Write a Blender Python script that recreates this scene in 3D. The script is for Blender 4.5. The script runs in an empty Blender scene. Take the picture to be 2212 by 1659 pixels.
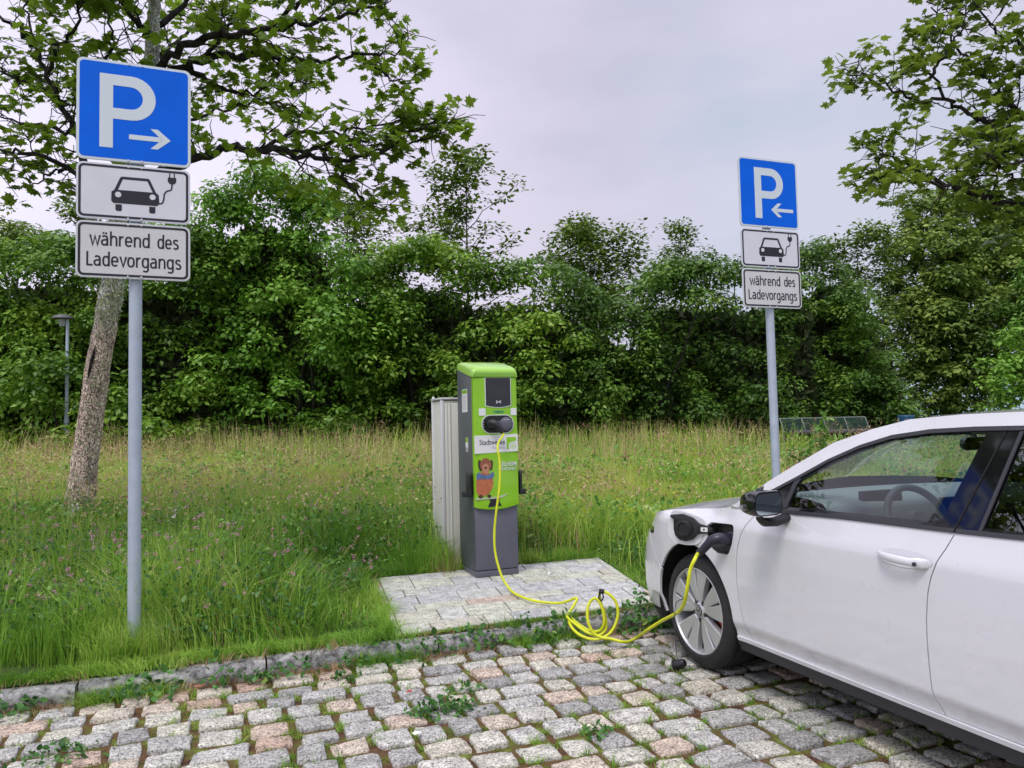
import bpy, bmesh, math, random
import numpy as np
from mathutils import Vector, Matrix
C = bpy.context.scene
col = C.collection
random.seed(7); rng = np.random.default_rng(7)
PI = math.pi; R = math.radians
# ------------------------------------------------------------ camera, world, sun
W0, H0, FP, CH = 2212., 1659., 1661., 1.40
_p = math.atan(90/FP); _r = math.atan(0.022)
fw = np.array([0, math.cos(_p), math.sin(_p)])
R0 = np.array([1, 0, 0.]); U0 = np.cross(R0, fw)
RV = R0*math.cos(_r)-U0*math.sin(_r); UV = U0*math.cos(_r)+R0*math.sin(_r)
cd = bpy.data.cameras.new('camera'); cam = bpy.data.objects.new('camera', cd); col.objects.link(cam)
cd.sensor_width = 36; cd.lens = FP/W0*36; cd.clip_start = .05; cd.clip_end = 900
m = Matrix.Identity(4)
for i in range(3): m[i][0] = RV[i]; m[i][1] = UV[i]; m[i][2] = -fw[i]
m[2][3] = CH; cam.matrix_world = m; C.camera = cam
C.render.engine = 'CYCLES'; C.render.resolution_x = 1024; C.render.resolution_y = 768
C.view_settings.view_transform = 'Standard'; C.view_settings.look = 'None'; C.view_settings.exposure = 0.2; C.view_settings.gamma = 1
C.cycles.max_bounces = 6; C.cycles.transparent_max_bounces = 16
SUN_EL, SUN_AZ = R(58), R(205)   # azimuth clockwise from +Y
wd = bpy.data.worlds.new("World"); C.world = wd; wd.use_nodes = True
nt = wd.node_tree; N = nt.nodes; L = nt.links
bgn = N['Background']; bgn.inputs[1].default_value = 0.1
sky = N.new('ShaderNodeTexSky'); sky.sky_type = 'NISHITA'; sky.sun_disc = False
sky.sun_elevation = SUN_EL; sky.sun_rotation = SUN_AZ; sky.dust_density = 4; sky.air_density = 1.5
tcn = N.new('ShaderNodeTexCoord'); mp = N.new('ShaderNodeMapping'); mp.inputs['Scale'].default_value = (1, 1, 2.2)
L.new(tcn.outputs['Generated'], mp.inputs[0])
nz = N.new('ShaderNodeTexNoise'); nz.inputs['Scale'].default_value = 1.7; nz.inputs['Detail'].default_value = 5; nz.inputs['Roughness'].default_value = .5
L.new(mp.outputs[0], nz.inputs['Vector'])
cr = N.new('ShaderNodeValToRGB'); L.new(nz.outputs['Fac'], cr.inputs[0])
e = cr.color_ramp.elements
e[0].position = .36; e[0].color = (.41, .52, .64, 1); e[1].position = .62; e[1].color = (.64, .60, .735, 1)
x = e.new(.50); x.color = (.55, .525, .65, 1)
sep = N.new('ShaderNodeSeparateXYZ'); L.new(tcn.outputs['Generated'], sep.inputs[0])
def mrange(nt, a, b, c, d, src):
    q = nt.nodes.new('ShaderNodeMapRange'); q.interpolation_type = 'SMOOTHSTEP'
    for i, v in enumerate((a, b, c, d)): q.inputs[i+1].default_value = v
    nt.links.new(src, q.inputs[0]); return q.outputs[0]
zen = mrange(nt, .45, .95, 10.0, 24.0, sep.outputs['Z'])        # an overcast sky is brightest overhead
lef = mrange(nt, .15, -.65, 1.0, 1.5, sep.outputs['X'])
mu0 = N.new('ShaderNodeMath'); mu0.operation = 'MULTIPLY'; L.new(zen, mu0.inputs[0]); L.new(lef, mu0.inputs[1])
mu = N.new('ShaderNodeVectorMath'); mu.operation = 'SCALE'; L.new(mu0.outputs[0], mu.inputs['Scale'])
mx = N.new('ShaderNodeMixRGB'); mx.inputs[0].default_value = .93; L.new(sky.outputs[0], mx.inputs[1]); 
blu = N.new('ShaderNodeMixRGB'); blu.inputs[2].default_value = (.42, .585, .70, 1)
bw = N.new('ShaderNodeMath'); bw.operation = 'MULTIPLY'; L.new(mrange(nt, .0, .36, 0, .95, sep.outputs['X']), bw.inputs[0]); L.new(mrange(nt, .62, .30, 0, 1, sep.outputs['Z']), bw.inputs[1])
bw2 = N.new('ShaderNodeMath'); bw2.operation = 'MULTIPLY'; L.new(bw.outputs[0], bw2.inputs[0]); L.new(mrange(nt, .35, .62, 1.0, .25, nz.outputs['Fac']), bw2.inputs[1])
L.new(bw2.outputs[0], blu.inputs[0]); L.new(cr.outputs[0], blu.inputs[1]); L.new(blu.outputs[0], mu.inputs[0]); L.new(mu.outputs[0], mx.inputs[2])
L.new(mx.outputs[0], bgn.inputs[0])
sd = bpy.data.lights.new('sun', 'SUN'); sd.energy = 1.5; sd.angle = R(16); sd.color = (1, .96, .9)
so = bpy.data.objects.new('sun', sd); col.objects.link(so)
sdir = Vector((math.sin(SUN_AZ)*math.cos(SUN_EL), math.cos(SUN_AZ)*math.cos(SUN_EL), math.sin(SUN_EL)))
so.rotation_euler = sdir.to_track_quat('Z', 'Y').to_euler(); so.location = sdir*50

# ------------------------------------------------------------ site frame
TH = R(21.2)
AX = np.array([math.cos(TH), math.sin(TH), 0]); BX = np.array([-math.sin(TH), math.cos(TH), 0])
def S(a, b, z=0.): return AX*a+BX*b+np.array([0, 0, z])
def P(px, py, Y):
    d = fw+RV*(px-W0/2)/FP-UV*(py-H0/2)/FP
    return np.array([0, 0, CH])+d*Y/d[1]
def gz(b): return .10+.036*max(0., min(b, 40)-4.8)

# ------------------------------------------------------------ helpers
def tag(o, label=None, cat=None, group=None, kind=None):
    if label: o['label'] = label
    if cat: o['category'] = cat
    if group: o['group'] = group
    if kind: o['kind'] = kind
    return o
def thing(name, label, cat, loc=(0, 0, 0), group=None):
    o = bpy.data.objects.new(name, None); col.objects.link(o); o.location = loc
    o.empty_display_size = .2
    return tag(o, label, cat, group)
def link(name, me, mat, parent=None):
    o = bpy.data.objects.new(name, me); col.objects.link(o)
    if mat: me.materials.append(mat)
    if parent is not None:
        o.parent = parent
        # parents are unrotated empties or mesh objects with identity/known location: keep world coords
        w = Vector((0, 0, 0)); p = parent
        while p is not None: w += p.location; p = p.parent
        o.location = -w
    return o
def mk(name, vs, fs, mat, parent=None, smooth=False):
    me = bpy.data.meshes.new(name); me.from_pydata([tuple(map(float, v)) for v in vs], [], fs); me.update()
    if smooth: me.polygons.foreach_set('use_smooth', [True]*len(me.polygons))
    return link(name, me, mat, parent)
def mkn(name, V, F, mat, parent=None, smooth=False):
    """V (n,3) array, F (m,k) array of equal-size faces or list of such arrays"""
    if not isinstance(F, list): F = [F]
    me = bpy.data.meshes.new(name)
    V = np.ascontiguousarray(V, dtype=np.float32)
    me.vertices.add(len(V)); me.vertices.foreach_set('co', V.ravel())
    li = np.concatenate([f.ravel() for f in F]).astype(np.int32)
    st = []; base = 0
    for f in F:
        st.append(base+np.arange(len(f))*f.shape[1]); base += f.size
    st = np.concatenate(st).astype(np.int32)
    me.loops.add(len(li)); me.loops.foreach_set('vertex_index', li)
    me.polygons.add(len(st)); me.polygons.foreach_set('loop_start', st)
    me.update(calc_edges=True); me.validate()
    if smooth: me.polygons.foreach_set('use_smooth', np.ones(len(st), bool))
    return link(name, me, mat, parent)
class MB:
    def __init__(s): s.v = []; s.f = []
    def add(s, vs, fs):
        b = len(s.v); s.v += [tuple(map(float, v)) for v in vs]; s.f += [tuple(i+b for i in f) for f in fs]
    def box(s, o, ex, ey, ez, lo, hi):
        """box in frame (origin o, axes ex ey ez)"""
        o = np.array(o, float)
        vs = [o+np.array(ex)*x+np.array(ey)*y+np.array(ez)*z for x in (lo[0], hi[0]) for y in (lo[1], hi[1]) for z in (lo[2], hi[2])]
        s.add(vs, [(0, 1, 3, 2), (4, 6, 7, 5), (0, 4, 5, 1), (2, 3, 7, 6), (0, 2, 6, 4), (1, 5, 7, 3)])
    def tube(s, pts, rad, n=8, cap=True):
        pts = [np.array(p, float) for p in pts]
        if not hasattr(rad, '__len__'): rad = [rad]*len(pts)
        rings = []; up = None
        for i, p in enumerate(pts):
            t = pts[min(i+1, len(pts)-1)]-pts[max(i-1, 0)]; t = t/(np.linalg.norm(t)+1e-9)
            if up is None: up = np.array([0, 0, 1.]) if abs(t[2]) < .9 else np.array([1., 0, 0])
            u = np.cross(t, up); u /= np.linalg.norm(u)+1e-9; w = np.cross(u, t); up = w
            rings.append([p+rad[i]*(u*math.cos(2*PI*k/n)+w*math.sin(2*PI*k/n)) for k in range(n)])
        vs = [v for r in rings for v in r]; fs = []
        for i in range(len(pts)-1):
            for k in range(n):
                a = i*n+k; b = i*n+(k+1) % n
                fs.append((a, b, b+n, a+n))
        if cap: fs.append(tuple(range(n))[::-1]); fs.append(tuple(range((len(pts)-1)*n, len(pts)*n)))
        s.add(vs, fs)
    def loft(s, rings, cap=True):
        n = len(rings[0]); vs = [v for r in rings for v in r]; fs = []
        for i in range(len(rings)-1):
            for k in range(n):
                a = i*n+k; b = i*n+(k+1) % n; fs.append((a, b, b+n, a+n))
        if cap: fs.append(tuple(range(n))[::-1]); fs.append(tuple(range((len(rings)-1)*n, len(rings)*n)))
        s.add(vs, fs)
    def lathe(s, prof, o, ax, n=48, close=False):
        """prof list of (r, h) ; around axis ax at o"""
        ax = np.array(ax, float); ax /= np.linalg.norm(ax)
        u = np.cross(ax, [0, 0, 1.] if abs(ax[2]) < .9 else [1., 0, 0]); u /= np.linalg.norm(u); w = np.cross(ax, u)
        b = len(s.v)
        for r, h in prof:
            for k in range(n):
                s.v.append(tuple(np.array(o)+ax*h+r*(u*math.cos(2*PI*k/n)+w*math.sin(2*PI*k/n))))
        for i in range(len(prof)-1):
            for k in range(n):
                a = b+i*n+k; c = b+i*n+(k+1) % n; s.f.append((a, c, c+n, a+n))
    def prism(s, poly, o, ex, ey, ez, h0, h1):
        """2-D polygon in plane (ex,ey), extruded along ez from h0 to h1"""
        o = np.array(o, float); ex, ey, ez = map(np.array, (ex, ey, ez)); n = len(poly)
        vs = [o+ex*x+ey*y+ez*h0 for x, y in poly]+[o+ex*x+ey*y+ez*h1 for x, y in poly]
        s.add(vs, [tuple(range(n)), tuple(range(n, 2*n))[::-1]]+[(i, (i+1) % n, (i+1) % n+n, i+n) for i in range(n)])
    def build(s, name, mat, parent=None, smooth=False, bevel=0, seg=2, auto=None):
        o = mk(name, s.v, s.f, mat, parent, False)
        bm = bmesh.new(); bm.from_mesh(o.data); bmesh.ops.recalc_face_normals(bm, faces=bm.faces)
        if bevel:
            es = [e for e in bm.edges if len(e.link_faces) == 2 and e.calc_face_angle(0) > .6]
            bmesh.ops.bevel(bm, geom=es, offset=bevel, segments=seg, profile=.5, affect='EDGES', clamp_overlap=True)
        bm.to_mesh(o.data); bm.free()
        if smooth or bevel:
            o.data.polygons.foreach_set('use_smooth', [True]*len(o.data.polygons))
            o.data.set_sharp_from_angle(angle=R(auto or 38))
        return o
def rrect(x0, y0, x1, y1, r, n=5):
    p = []
    for cx, cy, a in ((x1-r, y0+r, -90), (x1-r, y1-r, 0), (x0+r, y1-r, 90), (x0+r, y0+r, 180)):
        for k in range(n+1): t = R(a+90*k/n); p.append((cx+r*math.cos(t), cy+r*math.sin(t)))
    return p
def smoothline(pts, n=6):
    """Catmull-Rom through 3-D points"""
    pts = [np.array(p, float) for p in pts]; q = [2*pts[0]-pts[1]]+pts+[2*pts[-1]-pts[-2]]; out = []
    for i in range(1, len(q)-2):
        for k in range(n):
            t = k/n; a, b, c, d = q[i-1:i+3]
            out.append(.5*((2*b)+(-a+c)*t+(2*a-5*b+4*c-d)*t*t+(-a+3*b-3*c+d)*t**3))
    out.append(pts[-1]); return out

# ------------------------------------------------------------ materials
def newmat(name):
    m = bpy.data.materials.new(name); m.use_nodes = True
    return m, m.node_tree, m.node_tree.nodes['Principled BSDF']
def mat(name, c, rough=.5, metal=0, coat=0, spec=.5, nscale=0, namp=.12, bump=0, bscale=60):
    m, t, b = newmat(name)
    b.inputs['Base Color'].default_value = (*c, 1); b.inputs['Roughness'].default_value = rough
    b.inputs['Metallic'].default_value = metal; b.inputs['Coat Weight'].default_value = coat; b.inputs['Specular IOR Level'].default_value = spec
    b.inputs['Coat Roughness'].default_value = .05
    if nscale:
        tc = t.nodes.new('ShaderNodeTexCoord')
        n = t.nodes.new('ShaderNodeTexNoise'); n.inputs['Scale'].default_value = nscale; n.inputs['Detail'].default_value = 6; n.inputs['Roughness'].default_value = .65
        t.links.new(tc.outputs['Object'], n.inputs['Vector'])
        r = t.nodes.new('ShaderNodeValToRGB'); t.links.new(n.outputs['Fac'], r.inputs[0])
        r.color_ramp.elements[0].position = .3; r.color_ramp.elements[1].position = .7
        r.color_ramp.elements[0].color = (*[v*(1-namp) for v in c], 1); r.color_ramp.elements[1].color = (*[min(1, v*(1+namp)) for v in c], 1)
        t.links.new(r.outputs[0], b.inputs['Base Color'])
    if bump:
        tc = t.nodes.new('ShaderNodeTexCoord'); n = t.nodes.new('ShaderNodeTexNoise'); n.inputs['Scale'].default_value = bscale; n.inputs['Detail'].default_value = 5
        t.links.new(tc.outputs['Object'], n.inputs['Vector'])
        bp = t.nodes.new('ShaderNodeBump'); bp.inputs['Strength'].default_value = bump; bp.inputs['Distance'].default_value = .01
        t.links.new(n.outputs['Fac'], bp.inputs['Height']); t.links.new(bp.outputs[0], b.inputs['Normal'])
    return m
def leafmat(name, cols, rough=.5, trans=.3, spec=.35, big=0):
    """per-leaf random colour; cols = list of (pos, rgb)"""
    m, t, b = newmat(name)
    g = t.nodes.new('ShaderNodeNewGeometry'); r = t.nodes.new('ShaderNodeValToRGB')
    src = g.outputs['Random Per Island']
    if big:
        tc = t.nodes.new('ShaderNodeTexCoord'); n = t.nodes.new('ShaderNodeTexNoise'); n.inputs['Scale'].default_value = big; n.inputs['Detail'].default_value = 3
        t.links.new(tc.outputs['Object'], n.inputs['Vector'])
        ma = t.nodes.new('ShaderNodeMath'); ma.operation = 'MULTIPLY_ADD'; ma.inputs[1].default_value = .45
        q = mrange(t, .35, .65, 0, .55, n.outputs['Fac']); t.links.new(src, ma.inputs[0]); t.links.new(q, ma.inputs[2]); src = ma.outputs[0]
    t.links.new(src, r.inputs[0]); el = r.color_ramp.elements
    while len(el) < len(cols): el.new(.5)
    for k, (p, c) in enumerate(cols): el[k].position = p; el[k].color = (*c, 1)
    t.links.new(r.outputs[0], b.inputs['Base Color']); b.inputs['Roughness'].default_value = rough; b.inputs['Specular IOR Level'].default_value = spec
    tr = t.nodes.new('ShaderNodeBsdfTranslucent'); t.links.new(r.outputs[0], tr.inputs[0])
    mx = t.nodes.new('ShaderNodeMixShader'); mx.inputs[0].default_value = trans
    t.links.new(b.outputs[0], mx.inputs[1]); t.links.new(tr.outputs[0], mx.inputs[2])
    t.links.new(mx.outputs[0], t.nodes['Material Output'].inputs[0]); return m
def glassmat(name, tint, ior=1.5, extra=0.0):
    m = bpy.data.materials.new(name); m.use_nodes = True; t = m.node_tree; t.nodes.remove(t.nodes['Principled BSDF'])
    tr = t.nodes.new('ShaderNodeBsdfTransparent'); tr.inputs[0].default_value = (*tint, 1)
    gl = t.nodes.new('ShaderNodeBsdfGlossy'); gl.inputs['Roughness'].default_value = 0.0
    # Schlick reflectance from either side of the thin pane
    ge = t.nodes.new('ShaderNodeNewGeometry'); dt = t.nodes.new('ShaderNodeVectorMath'); dt.operation = 'DOT_PRODUCT'; t.links.new(ge.outputs['Incoming'], dt.inputs[0]); t.links.new(ge.outputs['Normal'], dt.inputs[1])
    ab = t.nodes.new('ShaderNodeMath'); ab.operation = 'ABSOLUTE'; t.links.new(dt.outputs['Value'], ab.inputs[0])
    om = t.nodes.new('ShaderNodeMath'); om.operation = 'SUBTRACT'; om.inputs[0].default_value = 1; t.links.new(ab.outputs[0], om.inputs[1])
    pw = t.nodes.new('ShaderNodeMath'); pw.operation = 'POWER'; pw.inputs[1].default_value = 5; t.links.new(om.outputs[0], pw.inputs[0])
    f0 = ((ior-1)/(ior+1))**2*1.8
    fr = t.nodes.new('ShaderNodeMath'); fr.operation = 'MULTIPLY_ADD'; fr.inputs[1].default_value = 1-f0; fr.inputs[2].default_value = f0; t.links.new(pw.outputs[0], fr.inputs[0])
    ad = t.nodes.new('ShaderNodeMath'); ad.operation = 'ADD'; ad.inputs[1].default_value = extra; ad.use_clamp = True; t.links.new(fr.outputs[0], ad.inputs[0])
    mx = t.nodes.new('ShaderNodeMixShader'); t.links.new(ad.outputs[0], mx.inputs[0]); t.links.new(tr.outputs[0], mx.inputs[1]); t.links.new(gl.outputs[0], mx.inputs[2])
    t.links.new(mx.outputs[0], t.nodes['Material Output'].inputs[0]); return m
def stonemat(name, ramp, dark=.42, speck=95, bump=.8):
    """per-stone random tone with mineral speckle and dark pits"""
    m, t, b = newmat(name); l = t.links
    g = t.nodes.new('ShaderNodeNewGeometry'); r = t.nodes.new('ShaderNodeValToRGB'); r.color_ramp.interpolation = 'LINEAR'
    l.new(g.outputs['Random Per Island'], r.inputs[0]); el = r.color_ramp.elements
    while len(el) < len(ramp): el.new(.5)
    for k, (p, c) in enumerate(ramp): el[k].position = p; el[k].color = (*c, 1)
    tc = t.nodes.new('ShaderNodeTexCoord')
    def noise(sc, det=6, ro=.6):
        n = t.nodes.new('ShaderNodeTexNoise'); n.inputs['Scale'].default_value = sc; n.inputs['Detail'].default_value = det; n.inputs['Roughness'].default_value = ro
        l.new(tc.outputs['Object'], n.inputs['Vector']); return n.outputs['Fac']
    def mul(a, bsock):
        x = t.nodes.new('ShaderNodeMixRGB'); x.blend_type = 'MULTIPLY'; x.inputs[0].default_value = 1; l.new(a, x.inputs[1]); l.new(bsock, x.inputs[2]); return x.outputs[0]
    c = mul(r.outputs[0], mrange(t, .38, .58, dark, 1.12, noise(speck, 4, .7)))
    c = mul(c, mrange(t, .3, .7, .72, 1.15, noise(14)))
    c = mul(c, mrange(t, .39, .46, .28, 1.0, noise(60, 8, .75)))
    l.new(c, b.inputs['Base Color']); b.inputs['Roughness'].default_value = .8; b.inputs['Specular IOR Level'].default_value = .3
    bp = t.nodes.new('ShaderNodeBump'); bp.inputs['Strength'].default_value = bump; bp.inputs['Distance'].default_value = .006
    l.new(noise(70, 8, .75), bp.inputs['Height']); l.new(bp.outputs[0], b.inputs['Normal']); return m
def rampmat(name, cols, scale, rough=.9, bump=0, det=8, stretch=(1, 1, 1), bscale=None, dist=.02):
    m, t, b = newmat(name); l = t.links
    tc = t.nodes.new('ShaderNodeTexCoord'); mp = t.nodes.new('ShaderNodeMapping'); mp.inputs['Scale'].default_value = stretch
    l.new(tc.outputs['Object'], mp.inputs[0])
    n = t.nodes.new('ShaderNodeTexNoise'); n.inputs['Scale'].default_value = scale; n.inputs['Detail'].default_value = det; n.inputs['Roughness'].default_value = .65
    l.new(mp.outputs[0], n.inputs['Vector'])
    r = t.nodes.new('ShaderNodeValToRGB'); l.new(n.outputs['Fac'], r.inputs[0]); el = r.color_ramp.elements
    while len(el) < len(cols): el.new(.5)
    for k, (p, c) in enumerate(cols): el[k].position = p; el[k].color = (*c, 1)
    l.new(r.outputs[0], b.inputs['Base Color']); b.inputs['Roughness'].default_value = rough; b.inputs['Specular IOR Level'].default_value = .25
    if bump:
        n2 = n
        if bscale:
            n2 = t.nodes.new('ShaderNodeTexNoise'); n2.inputs['Scale'].default_value = bscale; n2.inputs['Detail'].default_value = 8; l.new(mp.outputs[0], n2.inputs['Vector'])
        bp = t.nodes.new('ShaderNodeBump'); bp.inputs['Strength'].default_value = bump; bp.inputs['Distance'].default_value = dist
        l.new(n2.outputs['Fac'], bp.inputs['Height']); l.new(bp.outputs[0], b.inputs['Normal'])
    return m
M = {}
M['white_paint'] = mat('white_car_paint', (.66, .66, .685), .30, coat=1.0, spec=.7)
M['black_gloss'] = mat('black_gloss_trim', (.006, .006, .008), .06, coat=.5)
M['black_plastic'] = mat('black_plastic', (.012, .012, .014), .45, bump=.15, bscale=300)
M['black_gap'] = mat('dark_inner_shell', (.006, .006, .006), .9)
M['sill_dark'] = mat('dark_sill_plastic', (.03, .03, .036), .5)
M['rubber'] = mat('tyre_rubber', (.018, .018, .019), .75, nscale=20, namp=.3)
M['alloy'] = mat('silver_alloy', (.52, .53, .54), .35, metal=.5)
M['alloy_dark'] = mat('dark_alloy', (.03, .03, .03), .5)
M['steel'] = mat('brake_steel', (.25, .25, .25), .4, metal=1)
M['red'] = mat('red_caliper', (.35, .03, .01), .5)
M['glass'] = glassmat('tinted_car_glass', (.82, .90, .86), 1.5, .03)
M['glass_dark'] = glassmat('privacy_glass', (.05, .06, .06), 1.55, .10)
M['mirror'] = mat('mirror_glass', (.42, .50, .54), .01, metal=1)
M['interior'] = mat('dark_cabin_plastic', (.05, .055, .06), .6)
M['dash'] = mat('grey_dashboard', (.16, .19, .20), .5)
M['chrome'] = mat('bright_strip', (.75, .75, .77), .2, metal=.6)
M['white_plastic'] = mat('white_plastic', (.75, .75, .75), .4)
M['cable'] = mat('yellow_green_cable', (.62, .66, .015), .42, nscale=12, namp=.12)
M['galv'] = mat('galvanised_steel', (.40, .46, .53), .5, metal=.15, nscale=9, namp=.10)
M['sign_alu'] = mat('pale_alu_sign_edge', (.62, .66, .70), .4, metal=.2)
M['sign_blue'] = mat('reflective_blue', (.0, .125, .74), .5, spec=.15, nscale=5, namp=.08)
M['sign_white'] = mat('reflective_white', (.66, .67, .72), .4, nscale=5, namp=.05)
M['sign_pale'] = mat('reflective_white_letters', (.62, .70, .74), .4)
M['sign_grey'] = mat('reflective_light_grey', (.60, .60, .60), .45, nscale=60, namp=.04)
M['sign_black'] = mat('black_print', (.012, .011, .02), .5)
M['green'] = mat('apple_green_panel', (.25, .54, .012), .3, coat=.4, nscale=3, namp=.06)
M['green_light'] = mat('light_green_cap', (.34, .62, .08), .32, coat=.4)
M['anthracite'] = mat('anthracite_sheet', (.115, .115, .145), .45, nscale=4, namp=.08)
M['anthracite_shaded'] = mat('anthracite_shaded_sheet', (.075, .085, .09), .45, nscale=4, namp=.1)  # darker copy of the anthracite: shade of the station's sides put into the colour
M['display'] = mat('dark_display', (.03, .032, .036), .25)
M['sticker'] = mat('white_sticker', (.74, .74, .74), .5)
M['print_grey'] = mat('grey_print', (.30, .31, .33), .6)
M['print_dark'] = mat('dark_print', (.06, .06, .07), .6)
M['teal'] = mat('teal_print', (.02, .25, .22), .5)
M['beige'] = mat('aged_beige_sheet', (.50, .50, .42), .55, nscale=3, namp=.08)
M['cream'] = mat('cream_cabinet_sheet', (.66, .66, .58), .5, nscale=3, namp=.06)
M['dog_body'] = mat('terracotta_print', (.46, .14, .06), .5, nscale=30, namp=.25)
M['dog_head'] = mat('brown_print', (.30, .10, .05), .5, nscale=30, namp=.25)
M['dog_muzzle'] = mat('light_brown_print', (.50, .22, .13), .5, nscale=30, namp=.2)
M['dog_dark'] = mat('dark_brown_print', (.06, .025, .02), .5)
M['dog_blue'] = mat('blue_grey_print', (.10, .16, .30), .5, nscale=30, namp=.3)
M['alu'] = mat('aluminium_profile', (.74, .74, .74), .45, metal=.3, nscale=10, namp=.05)
M['bin'] = mat('blue_bin_liner', (.02, .10, .22), .5, nscale=15, namp=.4, bump=.8, bscale=14)
M['bench'] = mat('bench_tube', (.20, .23, .20), .5)
M['bench_mesh'] = mat('bench_wire_mesh_green', (.03, .075, .055), .55)
M['bench_roll'] = mat('dark_bench_padding', (.05, .045, .05), .55)
M['paper'] = mat('white_paper', (.82, .82, .84), .6)
M['poppy'] = mat('red_petal', (.65, .04, .025), .6)
M['dead_leaf'] = mat('brown_dead_leaf', (.30, .13, .07), .7)
M['stone'] = stonemat('granite_setts', [(0, (.36, .355, .335)), (.25, (.49, .48, .44)), (.45, (.60, .59, .54)), (.68, (.66, .635, .51)), (.84, (.64, .55, .44)), (.94, (.60, .46, .36)), (1, (.54, .38, .29))])
M['paver'] = stonemat('concrete_pavers', [(0, (.46, .465, .455)), (.4, (.53, .535, .51)), (.62, (.55, .56, .45)), (.86, (.52, .52, .42)), (.93, (.50, .36, .29)), (1, (.50, .34, .27))], dark=.8, speck=90, bump=.35)
M['kerb'] = rampmat('granite_kerb', [(.33, (.05, .05, .05)), (.45, (.22, .22, .21)), (.6, (.42, .42, .40)), (.75, (.46, .48, .38))], 22, bump=.8, bscale=40)
M['joint'] = rampmat('mossy_joint_soil', [(.30, (.035, .016, .009)), (.45, (.12, .062, .030)), (.53, (.10, .09, .022)), (.62, (.14, .18, .025)), (.75, (.20, .25, .03))], 9, bump=.8, bscale=50)
M['soil'] = rampmat('meadow_soil', [(.3, (.02, .028, .01)), (.5, (.04, .065, .016)), (.65, (.07, .10, .022)), (.8, (.10, .09, .04))], 3, bump=.6, bscale=20)
def barkmat():
    m, t, b = newmat('cracked_peeling_bark'); l = t.links; tc = t.nodes.new('ShaderNodeTexCoord')
    mp = t.nodes.new('ShaderNodeMapping'); mp.inputs['Scale'].default_value = (1, 1, .5); l.new(tc.outputs['Object'], mp.inputs[0])
    v = t.nodes.new('ShaderNodeTexVoronoi'); v.feature = 'DISTANCE_TO_EDGE'; v.inputs['Scale'].default_value = 42
    n = t.nodes.new('ShaderNodeTexNoise'); n.inputs['Scale'].default_value = 12; n.inputs['Detail'].default_value = 8
    l.new(mp.outputs[0], n.inputs['Vector']); ad = t.nodes.new('ShaderNodeMixRGB'); ad.blend_type = 'ADD'; ad.inputs[0].default_value = .15; l.new(mp.outputs[0], ad.inputs[1]); l.new(n.outputs['Color'], ad.inputs[2]); l.new(ad.outputs[0], v.inputs['Vector'])
    n2 = t.nodes.new('ShaderNodeTexNoise'); n2.inputs['Scale'].default_value = 2.2; n2.inputs['Detail'].default_value = 6; l.new(tc.outputs['Object'], n2.inputs['Vector'])
    sp = t.nodes.new('ShaderNodeSeparateXYZ'); l.new(tc.outputs['Object'], sp.inputs[0])
    # peeled brown strip along the lower left face of the leaning trunk (tree-local coordinates), grey bark elsewhere
    ma = t.nodes.new('ShaderNodeMath'); ma.operation = 'MULTIPLY_ADD'; l.new(sp.outputs['Z'], ma.inputs[0]); ma.inputs[1].default_value = -.158; l.new(sp.outputs['X'], ma.inputs[2])
    m2 = t.nodes.new('ShaderNodeMath'); m2.operation = 'MULTIPLY_ADD'; l.new(n2.outputs['Fac'], m2.inputs[0]); m2.inputs[1].default_value = .35; l.new(ma.outputs[0], m2.inputs[2])
    f1 = mrange(t, .19, .14, 0, .85, m2.outputs[0]); f2 = mrange(t, 3.0, 2.4, 0, 1, sp.outputs['Z'])
    m3 = t.nodes.new('ShaderNodeMath'); m3.operation = 'MULTIPLY'; l.new(f1, m3.inputs[0]); l.new(f2, m3.inputs[1])
    c = t.nodes.new('ShaderNodeMixRGB'); l.new(m3.outputs[0], c.inputs[0]); c.inputs[1].default_value = (.85, .85, .80, 1); c.inputs[2].default_value = (.85, .62, .48, 1)
    k = t.nodes.new('ShaderNodeMixRGB'); k.blend_type = 'MULTIPLY'; k.inputs[0].default_value = 1; l.new(c.outputs[0], k.inputs[1]); l.new(mrange(t, .0, .08, .16, 1, v.outputs['Distance']), k.inputs[2])
    k2 = t.nodes.new('ShaderNodeMixRGB'); k2.blend_type = 'MULTIPLY'; k2.inputs[0].default_value = 1; l.new(k.outputs[0], k2.inputs[1]); l.new(mrange(t, .35, .6, .65, 1.15, n.outputs['Fac']), k2.inputs[2])
    l.new(k2.outputs[0], b.inputs['Base Color']); b.inputs['Roughness'].default_value = .9
    bp = t.nodes.new('ShaderNodeBump'); bp.inputs['Strength'].default_value = 1; bp.inputs['Distance'].default_value = .03; l.new(mrange(t, 0, .12, 0, 1, v.outputs['Distance']), bp.inputs['Height']); l.new(bp.outputs[0], b.inputs['Normal']); return m
M['bark'] = barkmat()
M['bark_dark'] = rampmat('dark_branch_bark', [(.35, (.010, .009, .009)), (.55, (.035, .032, .03)), (.72, (.085, .08, .07))], 14, bump=.8, dist=.03)
M['lichen'] = leafmat('pale_lichen', [(0, (.32, .35, .20)), (.6, (.48, .51, .30)), (1, (.60, .62, .40))], .9, .1)
M['hollow'] = mat('dark_trunk_split', (.012, .009, .008), .9)
M['core'] = mat('hedge_shade_backing', (.05, .07, .022), .95)  # dark tone standing in for the shade inside the hedge
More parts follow.
